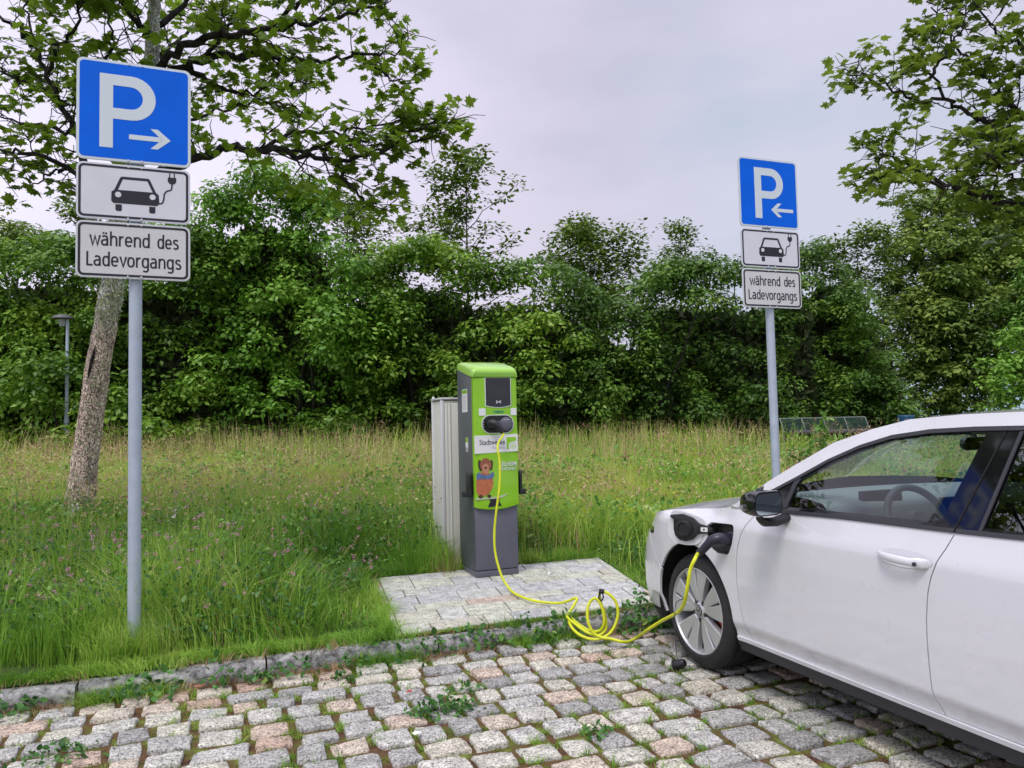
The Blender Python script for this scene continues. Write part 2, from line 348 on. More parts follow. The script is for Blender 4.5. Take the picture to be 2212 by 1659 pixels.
def dusty_paint():
    m = M['white_paint']; t = m.node_tree; b = t.nodes['Principled BSDF']; l = t.links; tc = t.nodes.new('ShaderNodeTexCoord'); sp = t.nodes.new('ShaderNodeSeparateXYZ'); ge = t.nodes.new('ShaderNodeNewGeometry'); l.new(ge.outputs['Position'], sp.inputs[0])
    n = t.nodes.new('ShaderNodeTexNoise'); n.inputs['Scale'].default_value = 7; n.inputs['Detail'].default_value = 9; n.inputs['Roughness'].default_value = .7; l.new(ge.outputs['Position'], n.inputs['Vector'])
    hgt = mrange(t, .62, .20, .10, .85, sp.outputs['Z']); nn = mrange(t, .42, .72, 0, .30, n.outputs['Fac']); mu_ = t.nodes.new('ShaderNodeMath'); mu_.operation = 'MULTIPLY'; l.new(hgt, mu_.inputs[0]); l.new(nn, mu_.inputs[1])
    x = t.nodes.new('ShaderNodeMixRGB'); l.new(mu_.outputs[0], x.inputs[0]); x.inputs[1].default_value = b.inputs['Base Color'].default_value; x.inputs[2].default_value = (.40, .37, .32, 1); l.new(x.outputs[0], b.inputs['Base Color'])
    l.new(mrange(t, .35, .65, .26, .42, n.outputs['Fac']), b.inputs['Roughness'])
dusty_paint()

# ------------------------------------------------------------ leaves, scattering
KITE = (np.array([(0, 0, 0), (.30, .42, .07), (0, 1, -.06), (-.30, .42, .07)]), np.array([(0, 1, 2), (0, 2, 3)]))
OVAL = (np.array([(0, 0, 0), (.26, .2, .04), (.34, .5, .06), (.2, .82, 0), (0, 1, -.08), (-.2, .82, 0), (-.34, .5, .06), (-.26, .2, .04)]), np.array([(0, 1, 2), (0, 2, 3), (0, 3, 4), (0, 4, 5), (0, 5, 6), (0, 6, 7)]))
_h = [(.03, .02), (.30, -.08), (.27, .10), (.60, .16), (.44, .30), (.66, .55), (.40, .52), (.33, .60), (.20, .60), (.22, .82), (.08, .84)]
_ml = [(0, 0)]+_h+[(0, 1.08)]+[(-x, y) for x, y in _h[::-1]]
MAPLE = (np.array([(0, .36, .05)]+[(x, y, -.10*(x*x+(y-.36)**2)) for x, y in _ml]), np.array([(0, k, k % len(_ml)+1) for k in range(1, len(_ml)+1)]))
BLADE = (np.array([(-.5, 0, 0), (.5, 0, 0), (.42, .5, .05), (-.42, .5, .05), (0, 1, .22)]), None)
def frames(tip, nrm):
    tip = tip/np.linalg.norm(tip, axis=1, keepdims=True)
    x = np.cross(tip, nrm); x /= np.linalg.norm(x, axis=1, keepdims=True)+1e-9
    z = np.cross(x, tip); return np.stack([x, tip, z], 2)      # columns
def scatter(tmpl, pos, Rm, size):
    """returns V,F. size (n,) or (n,3)"""
    tv, tf = tmpl; n = len(pos); size = np.asarray(size, float)
    if size.ndim == 1: size = np.repeat(size[:, None], 3, 1)
    V = np.einsum('nij,nkj->nki', Rm, tv[None]*size[:, None, :])+pos[:, None, :]
    k = len(tv); off = (np.arange(n)*k)[:, None, None]
    return V.reshape(-1, 3), (tf[None]+off).reshape(-1, tf.shape[1])
def unit(n):
    v = rng.normal(size=(n, 3)); return v/np.linalg.norm(v, axis=1, keepdims=True)
def cat(parts):
    V = []; F = []; b = 0
    for v, f in parts: V.append(v); F.append(f+b); b += len(v)
    return np.concatenate(V), np.concatenate(F)
def vnoise(x, y, sc, seed=0):
    g = np.random.default_rng(seed).random((64, 64)); x = np.asarray(x)/sc; y = np.asarray(y)/sc
    xi = np.floor(x).astype(int); yi = np.floor(y).astype(int); fx = x-xi; fy = y-yi; fx = fx*fx*(3-2*fx); fy = fy*fy*(3-2*fy)
    a = g[xi % 64, yi % 64]; b = g[(xi+1) % 64, yi % 64]; c = g[xi % 64, (yi+1) % 64]; d = g[(xi+1) % 64, (yi+1) % 64]
    return (a*(1-fx)+b*fx)*(1-fy)+(c*(1-fx)+d*fx)*fy
#PART2
# ------------------------------------------------------------ ground, paving, kerb, pad
KB = 4.68                        # kerb front line (b)
def build_ground():
    av = np.concatenate([[-400, -150, -60], np.arange(-30, 40, .5), [60, 150, 400]])
    bv = np.concatenate([[-300, -60, -20], np.arange(-8, 4.5, .5), [4.70, 4.78], np.arange(5, 30, .4), [40, 60, 120, 500]])
    Ag, Bg = np.meshgrid(av, bv)
    z = np.where(Bg < 4.75, -.010, .085+.036*(np.clip(Bg, 4.8, 40)-4.8)+(vnoise(Ag+100, Bg+100, 1.3, 3)-.5)*.05*(Bg > 6.6))
    V = AX[None, None]*Ag[..., None]+BX[None, None]*Bg[..., None]; V[..., 2] = z
    na, nb = len(av), len(bv); i = np.arange(nb-1)[:, None]*na+np.arange(na-1)[None]
    F = np.stack([i, i+1, i+1+na, i+na], -1).reshape(-1, 4)
    o = mkn('ground', V.reshape(-1, 3), F, M['soil']); tag(o, kind='structure')
    o.data.materials.append(M['joint'])
    bc = (Bg[:-1, :-1]+Bg[1:, 1:]).reshape(-1)/2
    o.data.polygons.foreach_set('material_index', ((bc < 4.76) & (bc > -20)).astype(np.int32)); o.data.update()
build_ground()
JOINTS = []                      # joint points for tufts
def build_setts():
    Vs = []; Fs = []; base = 0; ns = 22; rr = [1.0, .99, .965, .91, .5]; zz = [-.05, -.005, .004, .007, .0075]
    b = KB-.05; row = 0
    while b > -1.2:
        dp = rng.uniform(.135, .165); a = -6.2+rng.uniform(0, .2)
        while a < 7.2:
            ln = rng.choice([rng.uniform(.125, .16), rng.uniform(.16, .20), rng.uniform(.2, .25)], p=[.35, .45, .2])
            ca, cb = a+ln/2, b-dp/2+rng.normal()*.006+.012*math.sin(ca_ := (a*1.3+row))*.6
            t = np.arange(ns)/ns*2*PI
            q = 8.; cx = np.sign(np.cos(t))*np.abs(np.cos(t))**(2/q); cy = np.sign(np.sin(t))*np.abs(np.sin(t))**(2/q)
            hx = (ln-.012)/2; hy = (dp-.006)/2
            ph = rng.uniform(0, 6, 3); wob = 1+.045*np.sin(2*t+ph[0])+.03*np.sin(3*t+ph[1])+.025*np.sin(5*t+ph[2])+rng.normal(size=ns)*.020
            rot = rng.normal()*.045; tl = rng.normal(size=2)*.03; h0 = rng.normal()*.004
            x = cx*hx*wob; y = cy*hy*wob; x, y = x*math.cos(rot)-y*math.sin(rot), x*math.sin(rot)+y*math.cos(rot)
            ring = []
            for r_, z_ in zip(rr, zz):
                xx = x*r_; yy = y*r_; z = z_+h0+xx*tl[0]+yy*tl[1]+(rng.normal(size=ns)*.0022 if r_ < .99 else 0)
                ring.append(np.stack([xx+ca, yy+cb, z+0*xx], 1))
            c = np.array([[ca, cb, .008+h0]]); v = np.concatenate(ring+[c]); Vs.append(v)
            k = np.arange(ns); k2 = (k+1) % ns
            fq = np.concatenate([np.stack([j*ns+k, j*ns+k2, (j+1)*ns+k2, (j+1)*ns+k], 1) for j in range(4)])
            ft = np.stack([4*ns+k, 4*ns+k2, 0*k+5*ns], 1); Fs.append((fq+base, ft+base)); base += len(v)
            JOINTS.append((a-.005, cb+rng.uniform(-.06, .06))); JOINTS.append((ca+rng.uniform(-ln/2, ln/2), b-dp-.005))
            a += ln+rng.uniform(.010, .026)
        b -= dp+rng.uniform(.020, .036); row += 1
    V = np.concatenate(Vs); W = AX[None]*V[:, :1]+BX[None]*V[:, 1:2]; W[:, 2] = V[:, 2]
    o = mkn('cobblestone_pavement', W, [np.concatenate([f[0] for f in Fs]), np.concatenate([f[1] for f in Fs])], M['stone'], smooth=True)
    tag(o, kind='structure')
build_setts()
def build_kerb():
    mb = MB(); a = -7.
    while a < 8:
        ln = rng.uniform(.75, 1.05); n = 14; rings = []
        off = .035*math.sin(a*.8+.6)
        for i in range(n+1):
            aa = a+.006+(ln-.012)*i/n; w = rng.normal(size=8)*.004; fb = KB+off*(1 if aa < 1 else .2)
            top = gz(4.8)-.006+.006*math.sin(aa*3)
            pr = [(fb+.004+w[0], -.06), (fb-.002+w[1], .03), (fb+w[2], top-.03), (fb+.018+w[3], top-.006+w[4]*.5), (fb+.06, top+w[5]*.6), (fb+.115+w[6], top-.004), (fb+.125, top-.03), (fb+.125, -.06)]
            rings.append([S(aa, bb, zz) for bb, zz in pr])
        mb.loft(rings); a += ln
    o = mb.build('kerb', M['kerb'], smooth=True, auto=60); tag(o, kind='structure')
build_kerb()
PAD = [(1.04, 4.815), (3.02, 4.85), (3.30, 6.42), (1.20, 6.40)]
def padpt(u, v):
    p = [(1-u)*(1-v), u*(1-v), u*v, (1-u)*v]; return sum(w*q[0] for w, q in zip(p, PAD)), sum(w*q[1] for w, q in zip(p, PAD))
def in_pad(a, b, mrg=0.):
    return (b > 4.80-mrg) & (b < 6.41+mrg) & (a > 1.04+(b-4.8)*.1-mrg) & (a < 3.02+(b-4.85)*.18+mrg)
def build_pad():
    mb = MB()
    def brick(u0, u1, v0, v1, g=.0035, up=0):
        du = g/2.1; dv = g/1.55; q = [padpt(u0+du, v0+dv), padpt(u1-du, v0+dv), padpt(u1-du, v1-dv), padpt(u0+du, v1-dv)]
        h = rng.normal()*.0018+up; n = len(mb.v)
        top = [S(a, b, gz(b)+.016+h+rng.normal()*.0008) for a, b in q]; cx = sum(top)/4
        ins = [t+(cx-t)*.035*np.array([1, 1, 0]) for t in top]; low = [t-np.array([0, 0, .005]) for t in top]; bot = [t-np.array([0, 0, .09]) for t in top]
        mb.add(ins+low+bot, [(0, 1, 2, 3)]+[(i+4, (i+1) % 4+4, (i+1) % 4, i) for i in range(4)]+[(i+8, (i+1) % 4+8, (i+1) % 4+4, i+4) for i in range(4)])
    for k in range(5): brick(0, .028, k/5, (k+1)/5, up=-.004)      # edging left
    for k in range(5): brick(.972, 1, k/5, (k+1)/5, up=-.004)
    for k in range(3): brick(.028+.944*k/3, .028+.944*(k+1)/3, .965, 1, up=-.004)
    v = 0; rows = [.125, .17, .10, .17, .125, .17, .105]
    for h in rows:
        u = .028; first = rng.uniform(.05, .16); 
        while u < .972:
            w = first if u < .03 else rng.choice([.095, .14, .155, .19]); w = min(w, .972-u)
            if .972-u-w < .05: w = .972-u
            brick(u, u+w, v, v+h); u += w
        v += h
    o = mb.build('paved_pad', M['paver']); tag(o, kind='structure')
    q = MB(); c = [S(a, b, gz(b)+.004) for a, b in PAD]; q.add(c+[p-np.array([0, 0, .1]) for p in c], [(0, 1, 2, 3)]+[(i, (i+1) % 4, (i+1) % 4+4, i+4) for i in range(4)])
    o = q.build('pad_bed', M['joint']); tag(o, kind='structure')
build_pad()

# ------------------------------------------------------------ lettering
def textobj(name, s, box, fr, h, mt, parent, bold=0.0, thick=.0008, sp=1.0):
    """text fitted into box (x0,y0,x1,y1) of the frame fr=(o,ex,ey,ez), lying h above it"""
    cu = bpy.data.curves.new(name, 'FONT'); cu.body = s; cu.offset = bold; cu.space_character = sp; cu.resolution_u = 3
    ob = bpy.data.objects.new('tmp', cu); me = bpy.data.meshes.new_from_object(ob)
    bpy.data.objects.remove(ob)
    v = np.array([x.co[:] for x in me.vertices]); lo = v.min(0); hi = v.max(0)
    fs = [tuple(p.vertices) for p in me.polygons]; bpy.data.meshes.remove(me)
    x = box[0]+(v[:, 0]-lo[0])/(hi[0]-lo[0])*(box[2]-box[0]); y = box[1]+(v[:, 1]-lo[1])/(hi[1]-lo[1])*(box[3]-box[1])
    o, ex, ey, ez = fr
    W = np.array(o)+x[:, None]*ex+y[:, None]*ey+h*ez
    W2 = W+thick*ez
    mb = MB(); mb.add(list(W2), fs)
    # side walls from boundary edges
    cnt = {}
    for f in fs:
        for i in range(len(f)):
            k = (f[i], f[(i+1) % len(f)]); cnt[k] = 1
    nW = len(W2); mb.v += [tuple(map(float, p)) for p in W]
    for (a, b) in cnt:
        if (b, a) not in cnt: mb.f.append((b, a, a+nW, b+nW))
    return mk(name, mb.v, mb.f, mt, parent)
def _el(cx, cy, rx, ry, a0=0, a1=360, n=20, q=2.6):
    o = []
    for k in range(n+1):
        t = R(a0+(a1-a0)*k/n); c, s_ = math.cos(t), math.sin(t); o.append((cx+rx*math.copysign(abs(c)**(2/q), c), cy+ry*math.copysign(abs(s_)**(2/q), s_)))
    return o
_c = lambda *p: [tuple(v[:2]) for v in smoothline([(*q, 0) for q in p], 5)]
# road-sign lettering drawn as strokes: glyph -> (advance, strokes); x-height 1
GLYPH = {'o': (.86, [_el(.35, .5, .29, .43)]), 'L': (.72, [[(.07, 1.38), (.07, .07), (.60, .07)]]),
         'd': (.86, [_el(.35, .5, .28, .43), [(.63, 0), (.63, 1.42)]]), 'g': (.86, [_el(.35, .5, .28, .43), [(.63, 1)]+[(.63, -.1)]+_c((.63, -.14), (.56, -.30), (.36, -.36), (.12, -.30))]),
         'n': (.86, [[(.08, 0), (.08, 1)], _c((.10, .70), (.22, .90), (.40, .94), (.58, .84), (.63, .62))+[(.63, 0)]]), 'h': (.86, [[(.08, 0), (.08, 1.42)], _c((.10, .70), (.22, .90), (.40, .94), (.58, .84), (.63, .62))+[(.63, 0)]]),
         'r': (.60, [[(.08, 0), (.08, 1)], _c((.10, .66), (.18, .86), (.32, .94), (.46, .92))]),
         'e': (.86, [[(.07, .50), (.63, .50)]+_el(.35, .5, .28, .43, 8, 318, 20)]),
         'a': (.84, [_c((.10, .86), (.28, .94), (.48, .90), (.58, .70))+[(.58, 0)], _c((.57, .56), (.30, .56), (.08, .46), (.07, .20), (.22, .07), (.42, .10), (.57, .24))]),
         's': (.76, [_c((.54, .84), (.34, .94), (.12, .86), (.12, .64), (.32, .53), (.52, .42), (.54, .18), (.34, .06), (.08, .14))]),
         'v': (.76, [[(.03, 1), (.33, .03), (.63, 1)]]), 'w': (1.10, [[(.03, 1), (.27, .03), (.50, .88), (.73, .03), (.97, 1)]]), ' ': (.7, [])}
GLYPH['ä'] = (.84, GLYPH['a'][1]+[[(.20, 1.13), (.20, 1.30)], [(.46, 1.13), (.46, 1.30)]])
def signtext(name, s, x0, x1, ybase, xh, fr, h, mt, parent, wd=.165):
    """x-height xh, squeezed between x0 and x1"""
    adv = sum(GLYPH[c][0] for c in s)-.17; kx = (x1-x0)/adv; mb = MB(); o, ex, ey, ez = fr; o = np.array(o); x = x0; lv = 0
    for c in s:
        for st in GLYPH[c][1]:
            p = [np.array([x+q[0]*kx, ybase+q[1]*xh]) for q in st]; lv = (lv+1) % 3; w = wd*xh/2; Lf = []; Rt = []; n = len(p); hh = h+.0009+.0002*lv
            for i in range(n):
                if i == 0: p0 = p[0]; closed = np.linalg.norm(p[0]-p[-1]) < 1e-6
                d0 = p[i]-(p[i-1] if i else (p[-2] if closed else p[i])); d1 = (p[i+1] if i < n-1 else (p[1] if closed else p[i]))-p[i]
                d0 = d0/(np.linalg.norm(d0)+1e-12); d1 = d1/(np.linalg.norm(d1)+1e-12)
                if i == 0 and not closed: d0 = d1
                if i == n-1 and not closed: d1 = d0
                t = d0+d1; t = t/(np.linalg.norm(t)+1e-9); nn = np.array([-t[1], t[0]]); m_ = w/max(.45, abs(nn@np.array([-d1[1], d1[0]]))); Lf.append(p[i]+nn*m_); Rt.append(p[i]-nn*m_)
            vs = []
            for q in Lf+Rt: vs.append(o+ex*q[0]+ey*q[1]+ez*hh)
            for q in Lf+Rt: vs.append(o+ex*q[0]+ey*q[1]+ez*h)
            fs = []
            for i in range(n-1): fs += [(i, i+1, n+i+1, n+i), (2*n+i, 2*n+i+1, i+1, i), (3*n+i, n+i, n+i+1, 3*n+i+1)]
            fs += [(0, n, 3*n, 2*n), (n-1, 3*n-1, 4*n-1, 2*n-1)]; mb.add(vs, fs)
        x += GLYPH[c][0]*kx
    return mb.build(name, mt, parent)
def flat(name, poly, fr, h0, h1, mt, parent):
    mb = MB(); o, ex, ey, ez = fr
    for p in (poly if isinstance(poly[0][0], (tuple, list)) else [poly]): mb.prism(p, o, ex, ey, ez, h0, h1)
    return mb.build(name, mt, parent)
def frame_ring(outer, inner, fr, h0, h1):
    mb = MB(); o, ex, ey, ez = fr; n = len(outer); o = np.array(o)
    def pt(p, h): return o+ex*p[0]+ey*p[1]+ez*h
    vs = [pt(p, h0) for p in outer]+[pt(p, h0) for p in inner]+[pt(p, h1) for p in outer]+[pt(p, h1) for p in inner]; fs = []
    for i in range(n):
        j = (i+1) % n
        fs += [(i+2*n, j+2*n, j+3*n, i+3*n), (i, i+2*n, j+2*n, j), (i+n, j+n, j+3*n, i+3*n), (i, j, j+n, i+n)]
    mb.add(vs, fs); return mb
Z = np.array([0, 0, 1.])

# ------------------------------------------------------------ sign posts
def arrow(x0, x1, y, th, hd):
    """arrow with its tip at x1"""
    s = 1 if x1 > x0 else -1; c = .030
    return [[(x0, y-th/2), (x1-s*.05, y-th/2), (x1-s*.05, y+th/2), (x0, y+th/2)],
            [(x1, y), (x1-s*hd, y+hd*.86), (x1-s*hd-s*.040, y+hd*.86), (x1-s*.046, y), (x1-s*hd-s*.040, y-hd*.86), (x1-s*hd, y-hd*.86)]]
def sign_post(label, ctr, ang, ground_z, letter_shift, arr, tilt=0.):
    ex = np.array([math.cos(ang), math.sin(ang), 0]); ez = np.array([math.sin(ang), -math.cos(ang), 0]); ey = Z
    if tilt: ex = ex*math.cos(tilt)+Z*math.sin(tilt); ey = np.cross(ez, ex)*1.0
    if ey[2] < 0: ey = -ey
    ctr = np.array(ctr); foot = ctr-ez*.052+ex*.004
    t = thing('parking_sign_post', label, 'sign post', (foot[0], foot[1], ground_z), 'charging bay sign posts')
    mb = MB(); mb.lathe([(0, ctr[2]+.24-ground_z), (.0355, ctr[2]+.24-ground_z), (.0355, -.3)], (foot[0], foot[1], ground_z), Z, 24)
    mb.build('pole', M['galv'], t, smooth=True)
    def plate(name, cy, w, h, r, face):
        o = ctr+ey*cy; fr = (o, ex, ey, ez)
        mb = MB(); mb.prism(rrect(-w/2, -h/2, w/2, h/2, r), o, ex, ey, ez, -.006, .002)
        pl = mb.build(name, M['sign_alu'], t)
        flat('face', rrect(-w/2+.004, -h/2+.004, w/2-.004, h/2-.004, r-.004), fr, .002, .003, M[face], pl)
        return fr, pl
    S_ = .60
    fr, pl = plate('parking_sign', 0, .61, S_, .035, 'sign_pale')
    flat('blue_field', rrect(-.289, -.284, .289, .284, .024), fr, .003, .0042, M['sign_blue'], pl)
    def U(x, y): return ((x-.5)*.61, (.5-y)*S_)
    sx = letter_shift; pts = [U(.196+sx, .137), U(.45+sx, .137)]
    for k in range(15): a = R(90-180*k/14); pts.append(U(.472+sx+.212*math.cos(a), .358-.221*math.sin(a)))
    pts += [U(.311+sx, .579), U(.311+sx, .87), U(.196+sx, .87)]
    inn = [U(.311+sx, .245), U(.45+sx, .245)]
    for k in range(15): a = R(90-180*k/14); inn.append(U(.462+sx+.108*math.cos(a), .358-.113*math.sin(a)))
    inn += [U(.311+sx, .471)]
    # letter as stem plus bowl strip
    bowl = []; outer = [U(.311+sx, .137)]+pts[1:-3]+[U(.311+sx, .579)]; inner = [U(.311+sx, .245)]+inn[1:-1]+[U(.311+sx, .471)]
    mb = MB(); o = fr[0]
    mb.prism([U(.196+sx, .137), U(.311+sx, .137), U(.311+sx, .87), U(.196+sx, .87)], o, ex, ey, ez, .0042, .0054)
    for i in range(len(outer)-1): mb.prism([outer[i], outer[i+1], inner[i+1], inner[i]], o, ex, ey, ez, .0042, .0054)
    mb.build('letter', M['sign_pale'], pl)
    a0, a1, ay = arr; pa = arrow((a0-.5)*.61, (a1-.5)*.61, (.5-ay)*S_, .029, .070)
    flat('arrow', pa, fr, .0042, .0054, M['sign_pale'], pl)
    def bolts(pl, fr, h):
        for x in (-.033, .038):
            for y in (h/2-.011, -h/2+.011):
                mb = MB(); mb.lathe([(0, .0085), (.005, .008), (.007, .005)], fr[0]+ex*x+ey*y, ez, 10)
                mb.build('bolt', M['chrome'], pl, smooth=True)
    bolts(pl, fr, S_)
    for cy, hh in ((.0, .26), (-.482, .12), (-.826, .12)):
        for s in (1, -1): mb = MB(); mb.box(ctr+ey*(cy+s*hh), ex, ey, ez, (-.055, -.014, -.094), (.06, .014, -.0065)); mb.build('bracket', M['galv'], t)
    for kind, cy, face in (('symbol_plate', -.482, 'sign_white'), ('text_plate', -.826, 'sign_grey')):
        w, h = .605, .33
        fr, pl = plate(kind, cy, w, h, .035, face)
        o1 = rrect(-w/2+.011, -h/2+.011, w/2-.011, h/2-.011, .028); o2 = rrect(-w/2+.024, -h/2+.024, w/2-.024, h/2-.024, .018)
        frame_ring(o1, o2, fr, .003, .0042).build('border', M['sign_black'], pl)
        bolts(pl, fr, h)
        if kind == 'text_plate':
            signtext('text', 'während', -w/2+.072, w/2-.222, h/2-.142, .060, fr, .003, M['sign_black'], pl)
            signtext('text', 'des', w/2-.178, w/2-.066, h/2-.142, .060, fr, .003, M['sign_black'], pl)
            signtext('text', 'Ladevorgangs', -w/2+.056, w/2-.052, -h/2+.068, .060, fr, .003, M['sign_black'], pl)
        else:
            def V(x, y): return ((x-.5)*w, (.5-y)*h)
            polys = [[V(.30, .50), V(.325, .46), V(.69, .46), V(.715, .50), V(.72, .66), V(.70, .70), V(.315, .70), V(.298, .66)],
                     [V(.325, .46), V(.375, .235), V(.40, .25), V(.355, .46)], [V(.69, .46), V(.635, .235), V(.61, .25), V(.66, .46)],
                     [V(.375, .235), V(.39, .215), V(.62, .215), V(.635, .235), V(.62, .262), V(.39, .262)],
                     [V(.335, .72), V(.39, .72), V(.39, .82), V(.38, .84), V(.345, .84), V(.335, .82)], [V(.63, .72), V(.685, .72), V(.685, .82), V(.675, .84), V(.64, .84), V(.63, .82)],
                     [V(.795, .155), V(.872, .155), V(.872, .23), V(.855, .275), V(.812, .275), V(.795, .23)],
                     [V(.808, .08), V(.818, .08), V(.818, .156), V(.808, .156)], [V(.849, .08), V(.859, .08), V(.859, .156), V(.849, .156)],
                     [V(.826, .274), V(.841, .274), V(.841, .31), V(.826, .31)]]
            flat('car_symbol', polys, fr, .003, .0042, M['sign_black'], pl)
            cl = smoothline([(*V(.715, .655), 0), (*V(.745, .64), 0), (*V(.76, .56), 0), (*V(.765, .47), 0), (*V(.79, .41), 0), (*V(.825, .385), 0), (*V(.834, .30), 0)], 4)
            mb = MB(); strip = []
            for i in range(len(cl)-1):
                a, b = cl[i], cl[i+1]; d = (b-a)[:2]; n2 = np.array([-d[1], d[0]])/np.linalg.norm(d)*.0042
                mb.prism([a[:2]+n2, a[:2]-n2, b[:2]-n2-d*0, b[:2]+n2], fr[0], ex, ey, ez, .003, .0042)
            mb.build('cable_symbol', M['sign_black'], pl)
            for cx in (.358, .66):
                c = V(cx, .545); flat('headlight_symbol', [(c[0]+.0165*math.cos(k*PI/8), c[1]+.0165*math.sin(k*PI/8)) for k in range(16)], fr, .0042, .0050, M[face], pl)
sign_post('tall parking sign with right-pointing arrow beside the leaning tree', P(291.5, 245, 4.46), R(21.8), gz(5.4), 0, (.45, .818, .743))
sign_post('parking sign with left-pointing arrow standing behind the white car', P(1660, 418, 6.52), R(20), gz(5.4), .065, (.908, .53, .735))

# ------------------------------------------------------------ charging station
def charging_station():
    W, D = .385, .42; o = S(1.992, 6.05, gz(6.05)+.018); ex, ey, ez = AX, Z, -BX      # frame: x right, y up, z towards viewer
    fr = (o, ex, ey, ez)
    t = thing('charging_station', 'green and anthracite electric car charging station on the paved pad', 'charging station', tuple(o))
    mb = MB(); mb.box(o, ex, BX, Z, (.004, .004, 0), (W-.004, D, .05)); mb.build('plinth', M['anthracite'], t, bevel=.004)
    # body: side profile extruded along x
    pr = [(0.022, .054), (D, .054), (D, 1.742), (.022, 1.642)]
    mb = MB(); mb.prism(pr, o, BX, Z, AX, 0, W); mb.build('cabinet', M['anthracite_shaded'], t, bevel=.006)
    mb = MB(); mb.box(o, ex, BX, Z, (.006, .0, .056), (W-.006, .0215, .575)); mb.build('lower_door', M['anthracite'], t, bevel=.005)
    # green front with curved bottom, slightly bulged
    nx, ny = 24, 40; V = []; F = []
    for j in range(ny+1):
        for i in range(nx+1):
            u = i/nx; zb = .575-.030*math.sin(PI*u)**.7+.012*u; z = zb+(1.640-zb)*j/ny
            bul = .020+.012*math.sin(PI*min(1, max(0, u)))**.5*(1 if j > 0 else .6)
            V.append(o+ex*(u*W)+Z*z+ez*(bul-.002))
    for j in range(ny):
        for i in range(nx): a = j*(nx+1)+i; F.append((a, a+1, a+nx+2, a+nx+1))
    n0 = len(V); ed = [i for i in range(nx+1)]+[j*(nx+1)+nx for j in range(1, ny+1)]+[ny*(nx+1)+i for i in range(nx-1, -1, -1)]+[j*(nx+1) for j in range(ny-1, 0, -1)]
    for k in ed: V.append(V[k]-ez*((V[k]-o)@ez+.021))
    for k in range(len(ed)): a, b = ed[k], ed[(k+1) % len(ed)]; F.append((b, a, n0+k, n0+(k+1) % len(ed)))
    fp = mk('front_panel', V, F, M['green'], t, True); fp.data.set_sharp_from_angle(angle=R(40))
    # cap
    rings = []
    for bb, z0, z1, sh in ((-.012, 1.646, 1.652, .012), (-.032, 1.646, 1.675, .004), (-.030, 1.644, 1.700, 0), (-.012, 1.646, 1.722, 0), (.03, 1.650, 1.738, 0), (.2, 1.690, 1.778, 0), (.36, 1.728, 1.800, 0), (D-.01, 1.742, 1.798, 0), (D+.008, 1.748, 1.775, .006)):
        r = .028; x0, x1 = -.004+sh, W+.004-sh; c = min(r, (z1-z0)*.6)
        rings.append([o+ex*x+BX*bb+Z*z for x, z in ((x0, z0), (x1, z0), (x1, z1-c), (x1-c*.3, z1-c*.3), (x1-c, z1), (x0+c, z1), (x0+c*.3, z1-c*.3), (x0, z1-c))])
    mb = MB(); mb.loft(rings); mb.build('top_cap', M['green_light'], t, smooth=True, auto=50)
    f = .0315                                                     # surface height of the green front near its middle
    # screen bay
    def scr(x0, x1, z0, z1, bow): return [(x0, z1), (x0, z0)]+[(x0+(x1-x0)*k/10, z0-bow*math.sin(PI*k/10)) for k in range(1, 10)]+[(x1, z0), (x1, z1)]
    flat('screen_rim', scr(.100, .331, 1.404, 1.6395, .016), fr, .018, f+.001, M['white_plastic'], t)
    sc = flat('screen_bay', scr(.106, .325, 1.410, 1.6385, .016), fr, .02, f+.003, M['black_gloss'], t)
    flat('display', rrect(.128, 1.475, .300, 1.575, .006), fr, f+.003, f+.0042, M['display'], sc)
    mb = MB()
    c = (.217, 1.437)
    mb.prism([(c[0]+.0045*math.cos(k*PI/6), c[1]+.0045*math.sin(k*PI/6)) for k in range(12)], o, ex, ey, ez, f+.003, f+.0042)
    for rad in (.012, .020, ):
        for s in (0, PI):
            for k in range(6):
                a0 = s-R(42)+R(84)*k/6; a1 = s-R(42)+R(84)*(k+1)/6
                mb.prism([(c[0]+q*math.cos(a), c[1]+q*math.sin(a)) for q, a in ((rad-.0019, a0), (rad+.0019, a0), (rad+.0019, a1), (rad-.0019, a1))], o, ex, ey, ez, f+.003, f+.0042)
    mb.build('card_reader_symbol', M['sticker'], sc)
    for x0, x1 in ((.045, .103), (.327, .378)): flat('sticker', rrect(x0, 1.325, x1, 1.385, .002), fr, .014, f-.0005 if x0 < .1 else f-.003, M['sticker'], t)
    textobj('maker_name', 'COMPLEO', (.170, 1.345, .262, 1.367), fr, f-.001, M['teal'], t, bold=.01, thick=.0025)
    # socket bay
    ov = lambda x0, x1, z0, z1: rrect(x0, z0, x1, z1, (z1-z0)/2-.002, 9)
    flat('socket_rim', ov(.066, .350, 1.175, 1.331), fr, .018, f+.0015, M['white_plastic'], t)
    sb = flat('socket_bay', ov(.072, .344, 1.181, 1.325), fr, .02, f+.004, M['black_plastic'], t)
    for cx in (.138, .282):
        mb = MB(); mb.lathe([(0, .012 if cx > .2 else .004), (.045, .012 if cx > .2 else .004), (.050, .009), (.053, .003), (.058, .002), (.060, -.004)], o+ex*cx+ey*1.253+ez*(f+.004), ez, 32); so_ = mb.build('socket', M['anthracite'] if cx > .2 else M['black_plastic'], t, smooth=True, auto=35)
        if cx > .2: flat('mark', [(cx-.022, 1.285), (cx+.022, 1.287), (cx+.022, 1.290), (cx-.022, 1.288)], fr, f+.0155, f+.0165, M['sticker'], so_)
    for cx, s in ((.076, 1), (.213, 1), (.338, -1)):
        for k in range(3): mb = MB(); mb.prism(rrect(cx+.003*s-.002, 1.230+k*.02, cx+.003*s+.004, 1.236+k*.02, .001, 2), o, ex, ey, ez, f+.004, f+.0065); mb.build('indicator_light', M['sticker'], sb)
